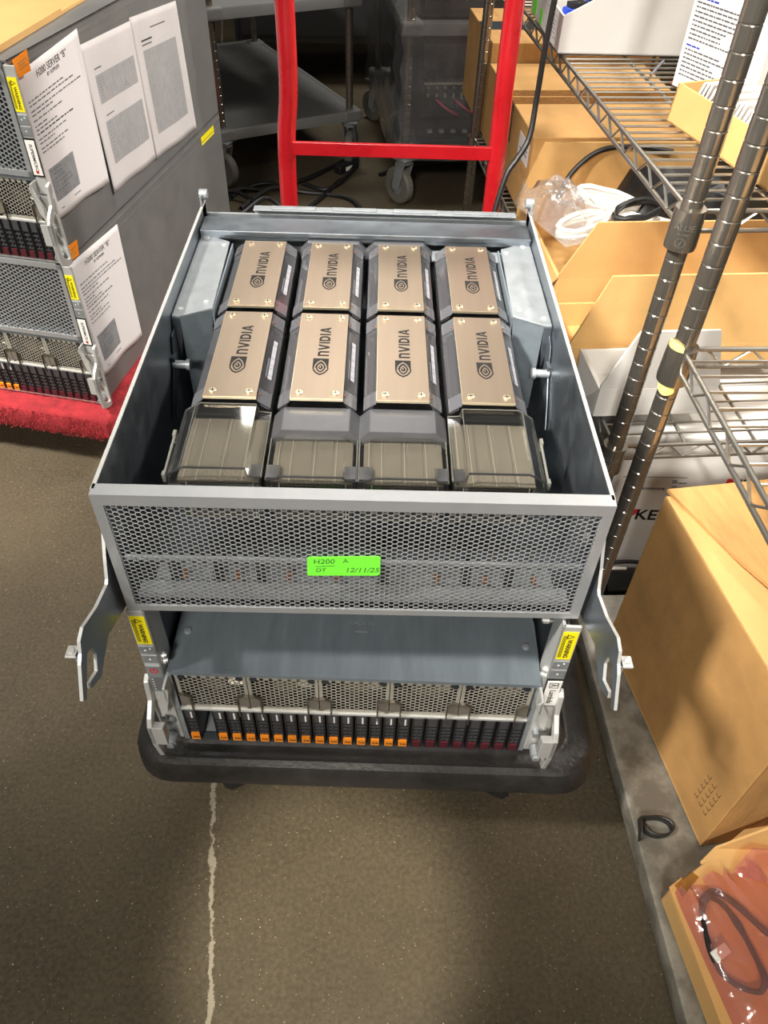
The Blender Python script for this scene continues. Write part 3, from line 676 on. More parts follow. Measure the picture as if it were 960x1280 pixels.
def strip(y0, y1, lab, dz):
    P = [(-.0868, .6385), (-.0760, .6500), (-.0090, .6500), (.0010, .6400), (.0110, .6500), (.0770, .6500), (.0890, .6385)]
    b = MB(); b.prism(P + [(x, z-.012) for x, z in P[::-1]], 1, y0, y1); b.v = [(x, y, z+dz) for x, y, z in b.v]
    tag(b.build('baffle_strip', 'blackfoam', bevel=.0006), lab, 'baffle strip', 'dark baffle strips')
strip(.1235, .1600, 'charcoal baffle strip across the two middle modules, at the front edge of their bronze plates', .002)
strip(.4990, .5100, 'charcoal baffle strip behind the back row of modules, against the rear rail', .0095)
# ================================================================== BLACK PLATFORM TRUCK WITH RED HANDLE
tr = thing('platform_truck', 'black plastic platform truck with tall red tubular handle, carrying the opened server', 'platform truck', (.015, 0, 0), R_(-1.0))
def rrect(x0, x1, y0, y1, r, n=6):
    out = []
    for cx, cy, a0 in ((x1-r, y1-r, 0), (x0+r, y1-r, 90), (x0+r, y0+r, 180), (x1-r, y0+r, 270)):
        for k in range(n+1): a = R_(a0+90*k/n); out.append((cx+r*math.cos(a), cy+r*math.sin(a)))
    return out
b = MB(); lv = [(.004, .203, .045), (0, .207, .05), (.001, .232, .05), (.006, .242, .05), (.014, .245, .05), (.030, .238, .045), (.036, .239, .04), (.044, .2500, .04), (.052, .2515, .04)]
rows = []
for inset, z, r in lv: rows.append([(x, y, z) for x, y in rrect(-.292+inset, .292-inset, -.036+inset, .985-inset, r)])
n = len(rows[0]); vs = [p for q in rows for p in q]
fs = [(i*n+k, i*n+(k+1) % n, (i+1)*n+(k+1) % n, (i+1)*n+k) for i in range(len(rows)-1) for k in range(n)] + [tuple(range(n))[::-1], tuple((len(rows)-1)*n+k for k in range(n))]
b.add(vs, fs); b.build('deck', 'deck', tr, smooth=True)
def caster(parent, x, y, top, rad, wid, ang, mw='wheel', mf='black', name='caster'):
    b = MB(); c, s_ = math.cos(ang), math.sin(ang)
    b.box(-.035, .035, -.035, .035, top-.006, top); b.lathe([(.026, top-.022), (.028, top-.006)], 18)
    off = rad*.35
    for sx in (-1, 1):
        b.prism([(-.022, top-.02), (.022, top-.02), (off+.014, rad-.012), (off-.014, rad-.012)], 0, sx*(wid/2+.003), sx*(wid/2+.006))
    o = b.build(name, mf, parent, bevel=.001); o.location = (x, y, 0); o.rotation_euler = (0, 0, ang)
    q = MB(); m = [( -wid/2, rad*.45), (-wid/2, rad*.9), (-wid*.3, rad), (wid*.3, rad), (wid/2, rad*.9), (wid/2, rad*.45)]
    seg = 28; vs = [(h, off+r*math.cos(2*math.pi*k/seg), rad+r*math.sin(2*math.pi*k/seg)) for h, r in m for k in range(seg)]
    q.use(mw).add(vs, [(i*seg+k, i*seg+(k+1) % seg, (i+1)*seg+(k+1) % seg, (i+1)*seg+k) for i in range(5) for k in range(seg)])
    q.use(mf).cyl((-wid/2-.004, off, rad), (wid/2+.004, off, rad), rad*.22, 16); q.cyl((-wid*.35, off, rad), (wid*.35, off, rad), rad*.5, 24)
    q.build('caster_wheel', None, o); return o
for (x, y, a) in ((-.205, .07, .5), (.205, .07, -.4), (-.205, .87, 0), (.205, .87, 0)): caster(tr, x, y, .19, .072, .038, a, 'rubber')
pth = spline([(-.185, .955, .16), (-.184, .962, .36), (-.183, .966, .60), (-.1735, .968, .72), (-.1735, .968, .95), (-.172, .968, 1.02), (-.135, .968, 1.075), (-.09, .968, 1.085), (.09, .968, 1.085), (.145, .968, 1.075), (.186, .968, 1.02), (.192, .968, .95), (.193, .968, .74), (.196, .966, .60), (.199, .962, .36), (.200, .955, .16)], 6)
b = MB(); b.tube(pth, .0162, 16); b.build('handle_tube', 'red', tr, smooth=True)
b = MB(); b.prism([(-.178, .597), (.196, .600), (.196, .623), (-.178, .620)], 1, .955, .962); b.build('handle_crossbar', 'red', tr, bevel=.0012)
# ================================================================== LEFT STACK: DOLLY, CARD, PAPERS
dl = thing('carpeted_dolly', 'low furniture dolly covered in worn red carpet under the left server stack', 'dolly', SC, STK)
b = MB(); x0, x1, y0, y1 = -.46, .252, -.045, .86; rows = []
for z, g in ((.080, .012), (.095, 0), (.130, 0), (.140, .004), (.1455, .012), (.1465, .10)):
    P = rrect(x0+g, x1-g, y0+g, y1-g, .035, 8); P0 = rrect(x0, x1, y0, y1, .035, 8); Q = []
    for i in range(len(P)):
        a, c = Vector(P[i]), Vector(P[(i+1) % len(P)]); m = max(1, int((Vector(P0[(i+1) % len(P)])-Vector(P0[i])).length/.02))
        for k in range(m): Q.append(a.lerp(c, k/m))
    rows.append([(p.x+random.gauss(0, .0018), p.y+random.gauss(0, .0018), z+random.gauss(0, .0012)) for p in Q])
n = len(rows[0]); 
b.add([p for q in rows for p in q], [(i*n+k, i*n+(k+1) % n, (i+1)*n+(k+1) % n, (i+1)*n+k) for i in range(len(rows)-1) for k in range(n)] + [tuple(range(n))[::-1], tuple((len(rows)-1)*n+k for k in range(n))])
cp = b.build('carpet_deck', 'carpet', dl, smooth=True)
b = MB()
for k in range(5200):
    if random.random() < .55: x, y, nx, ny = random.uniform(x0+.03, x1-.03), y0, 0, -1
    else: x, y, nx, ny = x1, random.uniform(y0+.03, y1-.03), 1, 0
    z = random.uniform(.088, .144); L = random.uniform(.003, .007)
    t = random.uniform(-.003, .003); e = (x+nx*L+ny*t, y+ny*L+nx*t, z+random.uniform(-.002, .004))
    b.add([(x-abs(ny)*.0007, y-abs(nx)*.0007, z), (x+abs(ny)*.0007, y+abs(nx)*.0007, z), e], [(0, 1, 2)])
b.build('carpet_pile', 'carpet', dl)['kind'] = 'stuff'
for (x, y) in ((-.38, .05), (.18, .05), (-.38, .76), (.18, .76)): caster(dl, x, y, .081, .034, .022, 0, 'wheel', 'galv')
def side_frame(s, z, off=.0004):    # point on the side plane of the stack
    return SO + SY*s + SX*(off-.001) + Vector((0, 0, z))
def sheet(lab, q, curl, kind, grp):
    """q: corners TL TR BR BL as (s, z) on the side face"""
    t = thing('printed_sheet', lab, 'paper', stk(*q[3]) , 0, grp)
    org = Vector(t.location)
    def S(u, v, off=0.):
        a = Vector(q[0]).lerp(Vector(q[1]), u); c = Vector(q[3]).lerp(Vector(q[2]), u); p = a.lerp(c, v)
        w_ = curl*(math.sin(u*9+q[0][0]*7)*.5+.5)*(v**1.5) + .0005
        return side_frame(p.x, p.y, .0014 + w_ + off) - org
    N = 20; b = MB(); b.grid([[S(u/N, v/N) for u in range(N+1)] for v in range(N+1)]); pg = b.build('page', 'paper', t, smooth=True, solid=.0003)
    b = MB(); rn = random.Random(hash(lab) % 1000)
    def bar(u0, u1, v, h, m):
        b.use(m); k = 8; b.grid([[S(u0+(u1-u0)*i/k, vv, .0004) for i in range(k+1)] for vv in (v, v+h)])
    def title(txt, u, v, size):
        g = text_geo(txt, size, 0); b.use('ink')
        wq = (Vector(q[1])-Vector(q[0])).length; hq = (Vector(q[0])-Vector(q[3])).length
        b.add([S(u + x/wq, v - y/hq, .0005) for x, y, z in g[0]], g[1])
    if kind == 'text':
        title('H200 SERVER “B”', .52, .075, .0135); title('BY SUPPLIER', .52, .118, .0075)
        v = .19
        for ln, mm in ((.62, 'greyink'), (.76, 'greyink'), (.9, 'greyink'), (.4, 'greyink'), (.55, 'greyink'), (.25, 'greyink'), (.42, 'greyink'), (.64, 'ink'), (.5, 'greyink'), (.3, 'greyink'), (.5, 'greyink'), (.45, 'greyink')):
            u = .08
            while u < ln:
                wd = rn.uniform(.02, .07); bar(u, min(u+wd, .93), v, .0085, mm); u += wd+.014
            v += .035 if rn.random() < .6 else .026
        bar(.09, .52, .645, .235, 'midink')
        for k in range(6): bar(.11, .2+rn.random()*.25, .665+k*.03, .006, 'greyink')
        bar(.38, .5, .92, .009, 'midink'); bar(.12, .17, .935, .009, 'midink')
    elif kind == 'two':
        bar(.15, .28, .17, .009, 'greyink'); bar(.14, .92, .215, .185, 'paleink'); bar(.18, .34, .48, .008, 'greyink'); bar(.14, .92, .52, .30, 'paleink')
        for k in range(8): bar(.17, .3, .235+k*.019, .005, 'midink'); bar(.62, .72, .235+k*.019, .005, 'midink')
        for k in range(10): bar(.17, .2+rn.random()*.5, .54+k*.026, .004, 'midink')
    else:
        bar(.36, .68, .10, .009, 'greyink'); bar(.14, .36, .165, .012, 'ink'); bar(.14, .34, .195, .01, 'greyink'); bar(.14, .86, .235, .60, 'paleink')
        for k in range(22): bar(.18, .24+rn.random()*.5, .255+k*.026, .005, 'midink')
    b.build('printing', None, pg)
    return t
sheet('printed page with bold server title, nearest the front edge on the upper grey server', [(.008, .757), (.216, .772), (.205, .522), (.006, .534)], .004, 'text', 'printed pages taped to the servers')
sheet('printed page with two pale tables, middle of the three on the upper grey server', [(.212, .748), (.414, .740), (.420, .487), (.216, .496)], .003, 'two', 'printed pages taped to the servers')
sheet('printed page with one long grey table, farthest of three on the upper grey server', [(.410, .745), (.632, .728), (.648, .470), (.418, .484)], .003, 'long', 'printed pages taped to the servers')
sheet('single printed page taped to the side of the lower grey server', [(.008, .452), (.203, .440), (.197, .190), (.018, .204)], .004, 'text', 'printed pages taped to the servers')
def sleeve(lab, q, off, ripple):
    b = MB(); N = 16
    def S(u, v):
        a = Vector(q[0]).lerp(Vector(q[1]), u); c = Vector(q[3]).lerp(Vector(q[2]), u); p = a.lerp(c, v)
        return side_frame(p.x, p.y, off + ripple*abs(math.sin(u*11)*math.sin(v*7+1)))
    b.grid([[S(i/N, j/N) for i in range(N+1)] for j in range(N+1)]); tag(b.build('page_sleeve', 'sleeve', smooth=True), lab, 'plastic sleeve', 'clear sleeves over the pages')
sleeve('clear plastic sleeve over the middle and far printed pages, sagging below them', [(.205, .772), (.655, .765), (.662, .455), (.206, .470)], .0085, .004)
def sticker(lab, q, off=.003):
    b = MB(); c = sum((Vector(p) for p in q), Vector((0, 0)))/4; org = stk(*c)
    f = [side_frame(s, z, off) - org for s, z in q]; g = [side_frame(s, z, off-.0006) - org for s, z in q]
    b.hexa(g+f); o = b.build('orange_sticker', 'orange'); o.location = org; tag(o, lab, 'sticker', 'orange stickers on the stack')
    b = MB(); a, bb, d = Vector(q[0]), Vector(q[1]), Vector(q[3]); b.use('carddark')
    for k in range(3):
        u0, u1, v = .2, (.8, .65, .75)[k], .3+k*.17
        P = [a + (bb-a)*u + (d-a)*vv for u, vv in ((u0, v), (u1, v), (u1, v+.07), (u0, v+.07))]
        b.add([side_frame(p.x, p.y, off+.0003) - org for p in P], [(0, 1, 2, 3)])
    b.build('faint_writing', None, o)
sticker('orange sticker at the top front corner of the upper grey server', [(.000, .781), (.043, .785), (.039, .757), (.003, .757)], .012)
sticker('orange sticker at the seam between the two stacked grey servers', [(.001, .484), (.053, .479), (.047, .453), (.002, .457)], .0035)
b = MB(); q = [(-.43, -.02), (.19, -.02), (.16, .40), (.19, .72), (-.43, .72)]
b.prism(q, 2, 0, .0045); b.prism([(.02, -.02), (.19, -.02), (.17, .26), (.06, .30)], 2, .0045, .009); b.box(-.43, .17, .1, .105, .0045, .0052)
o = b.build('cardboard_sheet', 'cardpale'); o.location = SC + Vector((0, 0, .7795)); o.rotation_euler = (0, 0, STK); tag(o, 'flattened pale cardboard lying on top of the left server stack', 'cardboard')
# ================================================================== WIRE SHELVING ON THE RIGHT
def post(parent, x, y, H):
    prof = [(.0127, 0)]; z = .0254
    while z < H-.01:
        prof += [(.0127, z-.0013), (.0119, z-.0003), (.0119, z+.0003), (.0127, z+.0013)]; z += .0254
    prof.append((.0127, H)); b = MB(); b.lathe(prof, 32, (0, 0, 0))
    o = b.build('shelf_post', 'chrome', parent, smooth=True, sharp=15); o.location = (x, y, 0); return o
def wire_shelf(parent, z, W, y0, y1, pitch=.0245, cross=3):
    b = MB(); r = .0031; a = .006; g = .0245
    X0, X1, Y0, Y1 = 0, W, min(y0, y1), max(y0, y1)
    for zz in (z-r, z-r-g):
        for p, q in (((X0, Y0+a), (X0, Y1-a)), ((X1, Y0+a), (X1, Y1-a)), ((X0+a, Y0), (X1-a, Y0)), ((X0+a, Y1), (X1-a, Y1))): b.cyl((*p, zz), (*q, zz), r, 8)
    def zig(p, q):
        p = Vector(p); q = Vector(q); n = max(4, int((q-p).length/.030)); n += n % 2
        pts = []
        for i in range(n+1):
            c = p.lerp(q, i/n); pts.append((c.x, c.y, z-r-(g if i % 2 else 0)))
        b.tube(pts, .0021, 6)
    zig((X0, Y0+.03), (X0, Y1-.03)); zig((X1, Y0+.03), (X1, Y1-.03)); zig((X0+.03, Y0), (X1-.03, Y0)); zig((X0+.03, Y1), (X1-.03, Y1))
    y = Y0+pitch
    while y < Y1-pitch/2: b.cyl((X0, y, z), (X1, y, z), .0018, 6); y += pitch
    for k in range(cross):
        x = X0+(X1-X0)*(k+1)/(cross+1); b.cyl((x, Y0, z-.0045), (x, Y1, z-.0045), .0026, 8)
    o = b.build('wire_shelf', 'wire', parent, smooth=True)
    for cx in (X0, X1):
        for cy in (Y0, Y1):
            q = MB(); q.lathe([(.0140, -.047), (.0192, -.047), (.0198, -.042), (.0186, -.004), (.0182, .002), (.0140, .002)], 24)
            c = q.build('shelf_collar', 'chrome', o, smooth=True); c.location = (cx, cy, z)
    return o
UA = Vector((.387, .435, 0)); AA = R_(5.2); ax_ = Vector((math.cos(AA), math.sin(AA), 0)); ay_ = Vector((-math.sin(AA), math.cos(AA), 0))
ua = thing('wire_shelving_unit', 'chrome wire shelving unit farther back, brown cartons on its middle shelf', 'shelving', UA, AA)
LA = 1.27; WA = .455
for (x, y) in ((0, 0), (WA, 0), (0, LA), (WA, LA)): post(ua, x, y, 1.62)
wire_shelf(ua, .748, WA, 0, LA); wire_shelf(ua, .379, WA, 0, LA)
def collar_mark(parent, mid):
    b = MB(); R0 = .0200
    def wrapd(pts, z0): return [((R0)*math.cos(mid + x/.0195), (R0)*math.sin(mid + x/.0195), z0 + y) for x, y in pts]
    g = text_geo('ALUE', .0105, 0); b.add(wrapd([(v[0], v[1]) for v in g[0]], -.0165), g[1])
    g = text_geo('96-888', .0048, 0); b.add(wrapd([(v[0], v[1]) for v in g[0]], -.0245), g[1])
    for i in range(20):
        a0, a1 = i*math.pi/10, (i+1)*math.pi/10
        b.add(wrapd([(r*math.cos(a), r*math.sin(a)) for a, r in ((a0, .0062), (a1, .0062), (a1, .0053), (a0, .0053))], -.0345), [(0, 1, 2, 3)])
    b.add(wrapd([(-.002, -.004), (-.0006, -.004), (.0026, .004), (.0012, .004)], -.0345), [(0, 1, 2, 3)])
    b.build('collar_mark', 'wirebright', parent)
for sh in [c for c in ua.children if c.name.startswith('wire_shelf')]:
    for c in sh.children:
        if c.location.x < .01 and c.location.y < .01: collar_mark(c, R_(-118))
def aw(x, y, z): return UA + ax_*x + ay_*y + Vector((0, 0, z))
UB = Vector((.385, .325, 0)); AB = R_(2.6); bx_ = Vector((math.cos(AB), math.sin(AB), 0)); by_ = Vector((-math.sin(AB), math.cos(AB), 0))
ub = thing('wire_shelving_unit', 'nearer shelving unit with solid galvanised bottom shelf and yellow wedges on its post', 'shelving', UB, AB)
LB = 1.20; WB = .455
for (x, y) in ((0, 0), (WB, 0), (0, -LB), (WB, -LB)): post(ub, x, y, 1.62)
wb = wire_shelf(ub, .628, WB, 0, -LB, .030)
b = MB(); b.prism([(-.020, .0765), (-.0235, .080), (-.0245, .105), (-.0225, .1095), (-.018, .111), (-.012, .1095), (WB+.02, .1095), (WB+.02, .0765), (-.012, .0765)], 1, -LB-.03, .03)
b.build('solid_shelf', 'solidshelf', ub, smooth=True, label='mottled solid galvanised shelf with rolled lip')
def wedge(z0, z1, a0, a1):
    n = 9; A = [R_(a0+(a1-a0)*i/(n-1)) for i in range(n)]; vs = []
    for r, hh in ((.0131, 0), (.0172, 0), (.0168, 1), (.0131, 1)):
        vs += [(r*math.cos(a), r*math.sin(a), z0 + hh*(z1-z0)*(.55+.45*math.sin(math.pi*(i+.5)/n))) for i, a in enumerate(A)]
    b = MB(); b.add(vs, [(q*n+i, q*n+i+1, ((q+1) % 4)*n+i+1, ((q+1) % 4)*n+i) for q in range(4) for i in range(n-1)] + [(0, n, 2*n, 3*n), (n-1, 4*n-1, 3*n-1, 2*n-1)])
    b.build('plastic_wedge', 'tape', ub, label='yellow plastic wedge at the collar')
wedge(.630, .638, 150, 250); wedge(.581, .566, 190, 268)
# ------------------------------------------------------------------ cartons and goods
def orient(o, org, ang): o.location = org; o.rotation_euler = (0, 0, ang); return o
def carton(name, lab, org, ang, W, D, z0, z1, m='card', group=None, cat='box', open_=False, t=.005, bevel=.002):
    """x across the shelf, y along it"""
    th = thing(name, lab, cat, org + Vector((0, 0, z0)), ang, group); h = z1-z0
    b = MB()
    if not open_: b.box(0, W, 0, D, 0, h)
    else:
        b.box(0, W, 0, D, 0, .004); b.box(0, W, 0, t, .004, h); b.box(0, W, D-t, D, .004, h); b.box(0, t, t, D-t, .004, h); b.box(W-t, W, t, D-t, .004, h)
    b.build('carton_body', m, th, bevel=bevel if not open_ else .0008); return th
c1 = carton('cardboard_carton', 'large taped brown carton with white label on the middle wire shelf', aw(.018, .765, 0), AA, .40, .50, .3825, .556, 'card')
b = MB(); b.box(.0, .40, .245, .252, .1735, .1742); b.build('top_seam', 'carddark', c1)
b = MB(); b.box(.0, .40, .20, .295, .1736, .1740); b.box(-.0004, 0, .2, .295, .09, .1736); b.build('packing_tape', film('packing_tape', (.92, .86, .74), .1, .6, bump=.5, bscale=30), c1)
b = MB(); b.box(-.001, .0, .025, .115, .102, .148); q = b.build('white_label', 'paper', c1); b = MB(); b.box(-.0014, -.001, .035, .10, .118, .121); b.box(-.0014, -.001, .035, .08, .127, .130); b.build('label_print', 'greyink', q)
b = MB()
for (y, z) in ((.035, .075), (.06, .075), (.035, .045), (.06, .04), (.14, .06)): b.box(-.0006, 0, y, y+.012, z, z+.018)
b.build('care_symbol', 'carddark', c1)
c2 = carton('cardboard_carton', 'brown carton at the far end of the middle wire shelf, behind the taped carton', aw(.02, 1.275-.005, 0), AA, .42, .34, .3825, .60, 'carddark')
b = MB(); b.box(0, .42, .12, .20, .2176, .2180); b.build('packing_tape', 'inner', c2)
def flapped(lab, x0, y0, W, D, z1, zt, lean, m, cham, group, back=None):
    t = carton('open_carton', lab, aw(x0, y0, 0), AA, W, D, .3825, z1, m, group, open_=True)
    h0 = z1-.3825; h1 = zt-.3825
    # aisle-end flap standing up, with tapered corners
    P = [(0, h0), (0, h0+.006), (cham, h1), (W-cham, h1), (W, h0+.006), (W, h0)]
    b = MB(); b.add([(x, -lean*(z-h0)/(h1-h0), z) for x, z in P] + [(x, .004-lean*(z-h0)/(h1-h0), z) for x, z in P], [tuple(range(6)), tuple(range(6, 12))[::-1]] + [(i, (i+1) % 6, 6+(i+1) % 6, 6+i) for i in range(6)])
    b.build('carton_flap', m, t)
    if back:
        P = [(0, h0), (0, h0+.01), (cham*.7, h0+back), (W-cham, h0+back), (W, h0)]; n = 5
        b = MB(); b.add([(x, D-.004, z) for x, z in P] + [(x, D, z) for x, z in P], [tuple(range(n)), tuple(range(n, 2*n))[::-1]] + [(i, (i+1) % n, n+(i+1) % n, n+i) for i in range(n)]); b.build('carton_flap', m, t)
    b = MB(); b.add([(-.0, .0, h0), (.0, D, h0), (-.010, D-.04, h0-.05), (-.010, .04, h0-.05)], [(0, 1, 2, 3)]); b.build('carton_flap', m, t, solid=.003)
    return t
f1 = flapped('open brown carton full of white cable coils, in front of the taped carton', -.020, .345, .41, .33, .470, .572, .004, 'cardpale', .048, 'open cartons', .11)
f2 = flapped('open brown carton with one tapered flap raised, between the white carton and the cable carton', -.034, .188, .41, .14, .432, .560, .004, 'cardpale', .042, 'open cartons')
f3 = flapped('open white carton with its flap raised, nearest the chrome post', -.018, .066, .19, .11, .436, .540, .006, 'whitecard', .035, 'open cartons')
# white cable coils and black bags in the cable carton
def coil(lab, c, r1, r2, turns, rad, m, tilt, rot, seed, grp, name='cable_coil'):
    rn = random.Random(seed); pts = []; ci, si = math.cos(rot), math.sin(rot)
    for i in range(turns*14+1):
        a = i/14*2*math.pi; k = 1+rn.uniform(-.06, .06); x, y = r1*k*math.cos(a), r2*k*math.sin(a); z = (i/14)*rad*1.1 + tilt*x + rn.uniform(-.002, .002)
        pts.append((c[0]+x*ci-y*si, c[1]+x*si+y*ci, c[2]+z))
    b = MB(); b.tube(pts, rad, 7); return tag(b.build(name, m, smooth=True), lab, 'cable', grp)
for k, (x, y, z, r1, r2, rot, tl, lab) in enumerate([
    (.07, .47, .500, .050, .030, .4, .15, 'white cable coil in the open carton, closest to the red handle'), (.13, .53, .520, .060, .028, -.3, -.1, 'white cable coil lying at the back of the open carton beside the black bag'),
    (.12, .455, .505, .045, .026, .2, .1, 'white cable coil in the middle of the open carton'), (.175, .435, .515, .045, .022, -.2, .0, 'white cable coil in front of the black bag in the open carton')]):
    p = aw(x-.02, y, z); coil(lab, p, r1, r2, 3, .0052, 'whitecable', tl, rot, k, 'white cable coils')
coil('black cable coil tangled over the white coils in the open carton', aw(.145, .46, .535), .05, .03, 2, .0045, 'blackcable', .1, .5, 9, 'black cables', 'cable_coil')
def blob(name, lab, cat, m, org, ang, W, D, H, amp, seed, group=None):
    rn = random.Random(seed); b = MB(); N = 10; rows = []
    for i in range(N+1):
        row = []
        for j in range(N+1):
            u, v = i/N, j/N; e = min(1, 6*min(u, v, 1-u, 1-v)); row.append((W*u, D*v, H*(e**.5) + (rn.uniform(-amp, amp) if e > .5 else 0)))
        rows.append(row)
    b.grid(rows); bt = [(0, 0, 0), (W, 0, 0), (W, D, 0), (0, D, 0)]; b.add(bt, [(3, 2, 1, 0)])
    o = b.build(name, m, smooth=True); orient(o, org, ang); return tag(o, lab, cat, group)
blob('black_bag', 'glossy black plastic bag lying in the open carton of white cables', 'bag', 'black', aw(.155, .48, .505), AA, .20, .15, .055, .007, 4)
blob('clear_bag', 'crumpled clear plastic bag over the cable coils at the carton corner', 'bag', 'clearbag', aw(.0, .40, .50), AA+.3, .10, .20, .05, .012, 5)
# hanging cables
def cable(lab, pts, r, m='blackcable', group=None, n=8):
    b = MB(); b.tube(spline(pts, n), r, 8); return tag(b.build('cable', m, smooth=True), lab, 'cable', group)
cable('black cable hanging from the upper wire shelf beside the red handle', [(.300, .90, 1.10), (.278, .90, .90), (.272, .90, .80), (.271, .90, .72), (.266, .885, .665), (.248, .87, .635), (.232, .86, .61), (.215, .84, .54), (.20, .82, .45), (.21, .80, .30)], .0048)
cable('black cable arching over the taped brown carton', [(.375, 1.06, .49), (.40, 1.09, .53), (.45, 1.11, .565), (.52, 1.12, .572), (.60, 1.12, .565)], .005)
# printed white box on the floor under the shelf
kb = carton('printed_carton', 'white printed carton with red triangle logo standing on the floor under the middle wire shelf', Vector((.425, .5, 0)), 0, .42, .30, 0, .345, 'whitecard', bevel=.003)
b = MB(); 
def keymark(x, z, h):
    b.use('redprint').add([(x, -.0005, z-.002), (x+.002, -.0005, z+h), (x+h*.95, -.0005, z+h), (x+h*.25, -.0005, z-.002+h*.1)], [(0, 1, 2, 3)])
    b.use('ink'); place(b, text_geo('KEYENCE', h*1.30, .0002, h*.018, 'LEFT'), (x+h*.62, -.0006, z+h*.44), (1, 0, 0), (0, 0, 1))
keymark(.047, .150, .027); keymark(.198, .235, .020)
b.use('greyink').box(.02, .130, -.0005, 0, .2545, .2555)
place(b, text_geo('5000', .010, .0002, 0, 'LEFT'), (.040, -.0006, .242), (1, 0, 0), (0, 0, 1)); rn = random.Random(2)
x = .03
while x < .095: wd = rn.uniform(.001, .005); b.box(x, x+wd, -.0005, 0, .2255, .2300); x += wd+.0015
for (x, z, wd) in ((.107, .246, .008), (.107, .242, .010), (.119, .241, .014), (.109, .232, .009), (.109, .227, .016), (.045, .03, .09)): b.box(x, x+wd, -.0005, 0, z, z+.0022)
b.build('box_print', None, kb)
t = thing('power_adapter', 'black power adapter on the floor in front of the white printed carton', 'adapter', (.455, .425, 0), .1)
b = MB(); b.box(0, .10, 0, .05, 0, .034); b.build('adapter_body', 'black', t, bevel=.006, seg=3)
b = MB(); b.tube(spline([(.0, .025, .03), (-.02, .03, .05), (.02, .045, .062), (.08, .05, .05), (.11, .05, .02)]), .004, 7); b.build('adapter_cord', 'blackcable', t, smooth=True)
cable('thin white cable lying over the black adapter on the floor', [(.43, .46, .05), (.46, .455, .065), (.49, .46, .06)], .003, 'whitecable')
# big carton on the solid shelf
BA = math.atan2(-.055, -.330) ; bd = Vector((.055, -.330, 0)).normalized(); bw = Vector((-bd.y, bd.x, 0))
bo = Vector((.405, .268, .1115)); bang = math.atan2(bw.y, bw.x); BL = .338; BWd = .36; BH = .322
bt = thing('cardboard_carton', 'big scuffed brown carton on the solid bottom shelf, top flaps partly open', 'box', bo, bang)
b = MB(); tk = .005     # local x across, local -y towards the camera
b.box(0, BWd, -BL, 0, 0, .004); b.box(0, tk, -BL, 0, .004, BH); b.box(BWd-tk, BWd, -BL, 0, .004, BH); b.box(tk, BWd-tk, -tk, 0, .004, BH); b.box(tk, BWd-tk, -BL, -BL+tk, .004, BH)
b.build('carton_body', 'carddark', bt, bevel=.0015)
b = MB(); b.prism([(0, -.002), (0, -BL+.01), (.075, -BL+.05), (.085, -.02)], 2, BH-.001, BH+.003); b.build('inner_flap', 'cardpale', bt, bevel=.0008)
b = MB(); P = [(.003, .004), (BWd, .004), (BWd, -.19), (.17, -.205), (.060, -.218), (.032, -.13)]
b.add([(x, y, BH+.004+max(0, -y)*.06) for x, y in P] + [(x, y, BH+.009+max(0, -y)*.06) for x, y in P], [tuple(range(6))[::-1], tuple(range(6, 12))] + [(i, (i+1) % 6, 6+(i+1) % 6, 6+i) for i in range(6)])
b.build('outer_flap', 'carddark', bt)
b = MB(); b.box(.19, BWd, -BL, -.235, BH+.001, BH+.006); b.build('outer_flap', 'carddark', bt)
b = MB(); rn = random.Random(8)
for k in range(5):
    for j in range(3): b.box(-.0004, .0001, -BL+.02+j*.012, -BL+.027+j*.012, .05+k*.013, .0505+k*.013); b.box(-.0004, .0001, -BL+.02+j*.012, -BL+.0205+j*.012, .05+k*.013, .058+k*.013)
b.build('stamped_grid', 'ink', bt)
blob('bubble_wrap', 'clear bubble wrap inside the open top of the big scuffed carton', 'packing', 'clearbag', bo + bw*.10 + bd*.315 + Vector((0, 0, BH-.075)), bang, .22, .09, .035, .006, 12)
# black strap ring on the solid shelf
b = MB(); pts = []
for k in range(26):
    a = R_(150 - k*13.5); r = .0185 - k*.00012; pts.append((.4075+r*1.15*math.cos(a), -.043+r*.72*math.sin(a)))
pts = [(.3805, -.060), (.3835, -.048), (.3855, -.036), (.3865, -.031)] + [(x, y) for x, y in pts[3:]]
n = len(pts); hgt = [.011]*n
b.add([(x, y, .1100) for x, y in pts] + [(x+.002, y, .1225) for x, y in pts], [(i, i+1, n+i+1, n+i) for i in range(n-1)])
tag(b.build('strap', 'deck', smooth=True, solid=.0022), 'curled black strap lying on the solid galvanised shelf', 'strap')
# low carton with the pink bag
lc = thing('cardboard_carton', 'low brown carton at the lower right, partly under the pink bag', 'box', (0, 0, .1112))
P = [(.3915, -.1325), (.4460, -.0990), (.5700, -.0170), (.74, -.12), (.70, -.46), (.4400, -.46)]
b = MB(); b.prism(P, 2, 0, .037); b.build('carton_body', 'cardpale', lc, bevel=.0015)
b = MB(); b.prism([(.3915, -.1305), (.4100, -.1185), (.4620, -.40), (.4300, -.40)], 2, .037, .0388); b.build('edge_tape', 'card', lc)
b = MB(); b.prism([(.3985, -.128), (.424, -.111), (.432, -.118), (.405, -.142)], 2, .0388, .0392); b.build('clear_tape', film('clear_tape', (.86, .80, .68), .08, .6), lc)
b = MB(); b.hexa([(.440, -.1015, .036), (.66, -.085, .036), (.66, -.082, .036), (.440, -.0985, .036), (.4635, -.0835, .040), (.66, -.055, .200), (.66, -.052, .200), (.4635, -.0805, .040)]); b.build('carton_flap', 'cardpale', lc)
pb = thing('pink_bag', 'pink antistatic bag with coiled black cable inside, lying on the low carton', 'bag', (0, 0, .149))
rn = random.Random(5); b = MB(); N = 22; rows = []
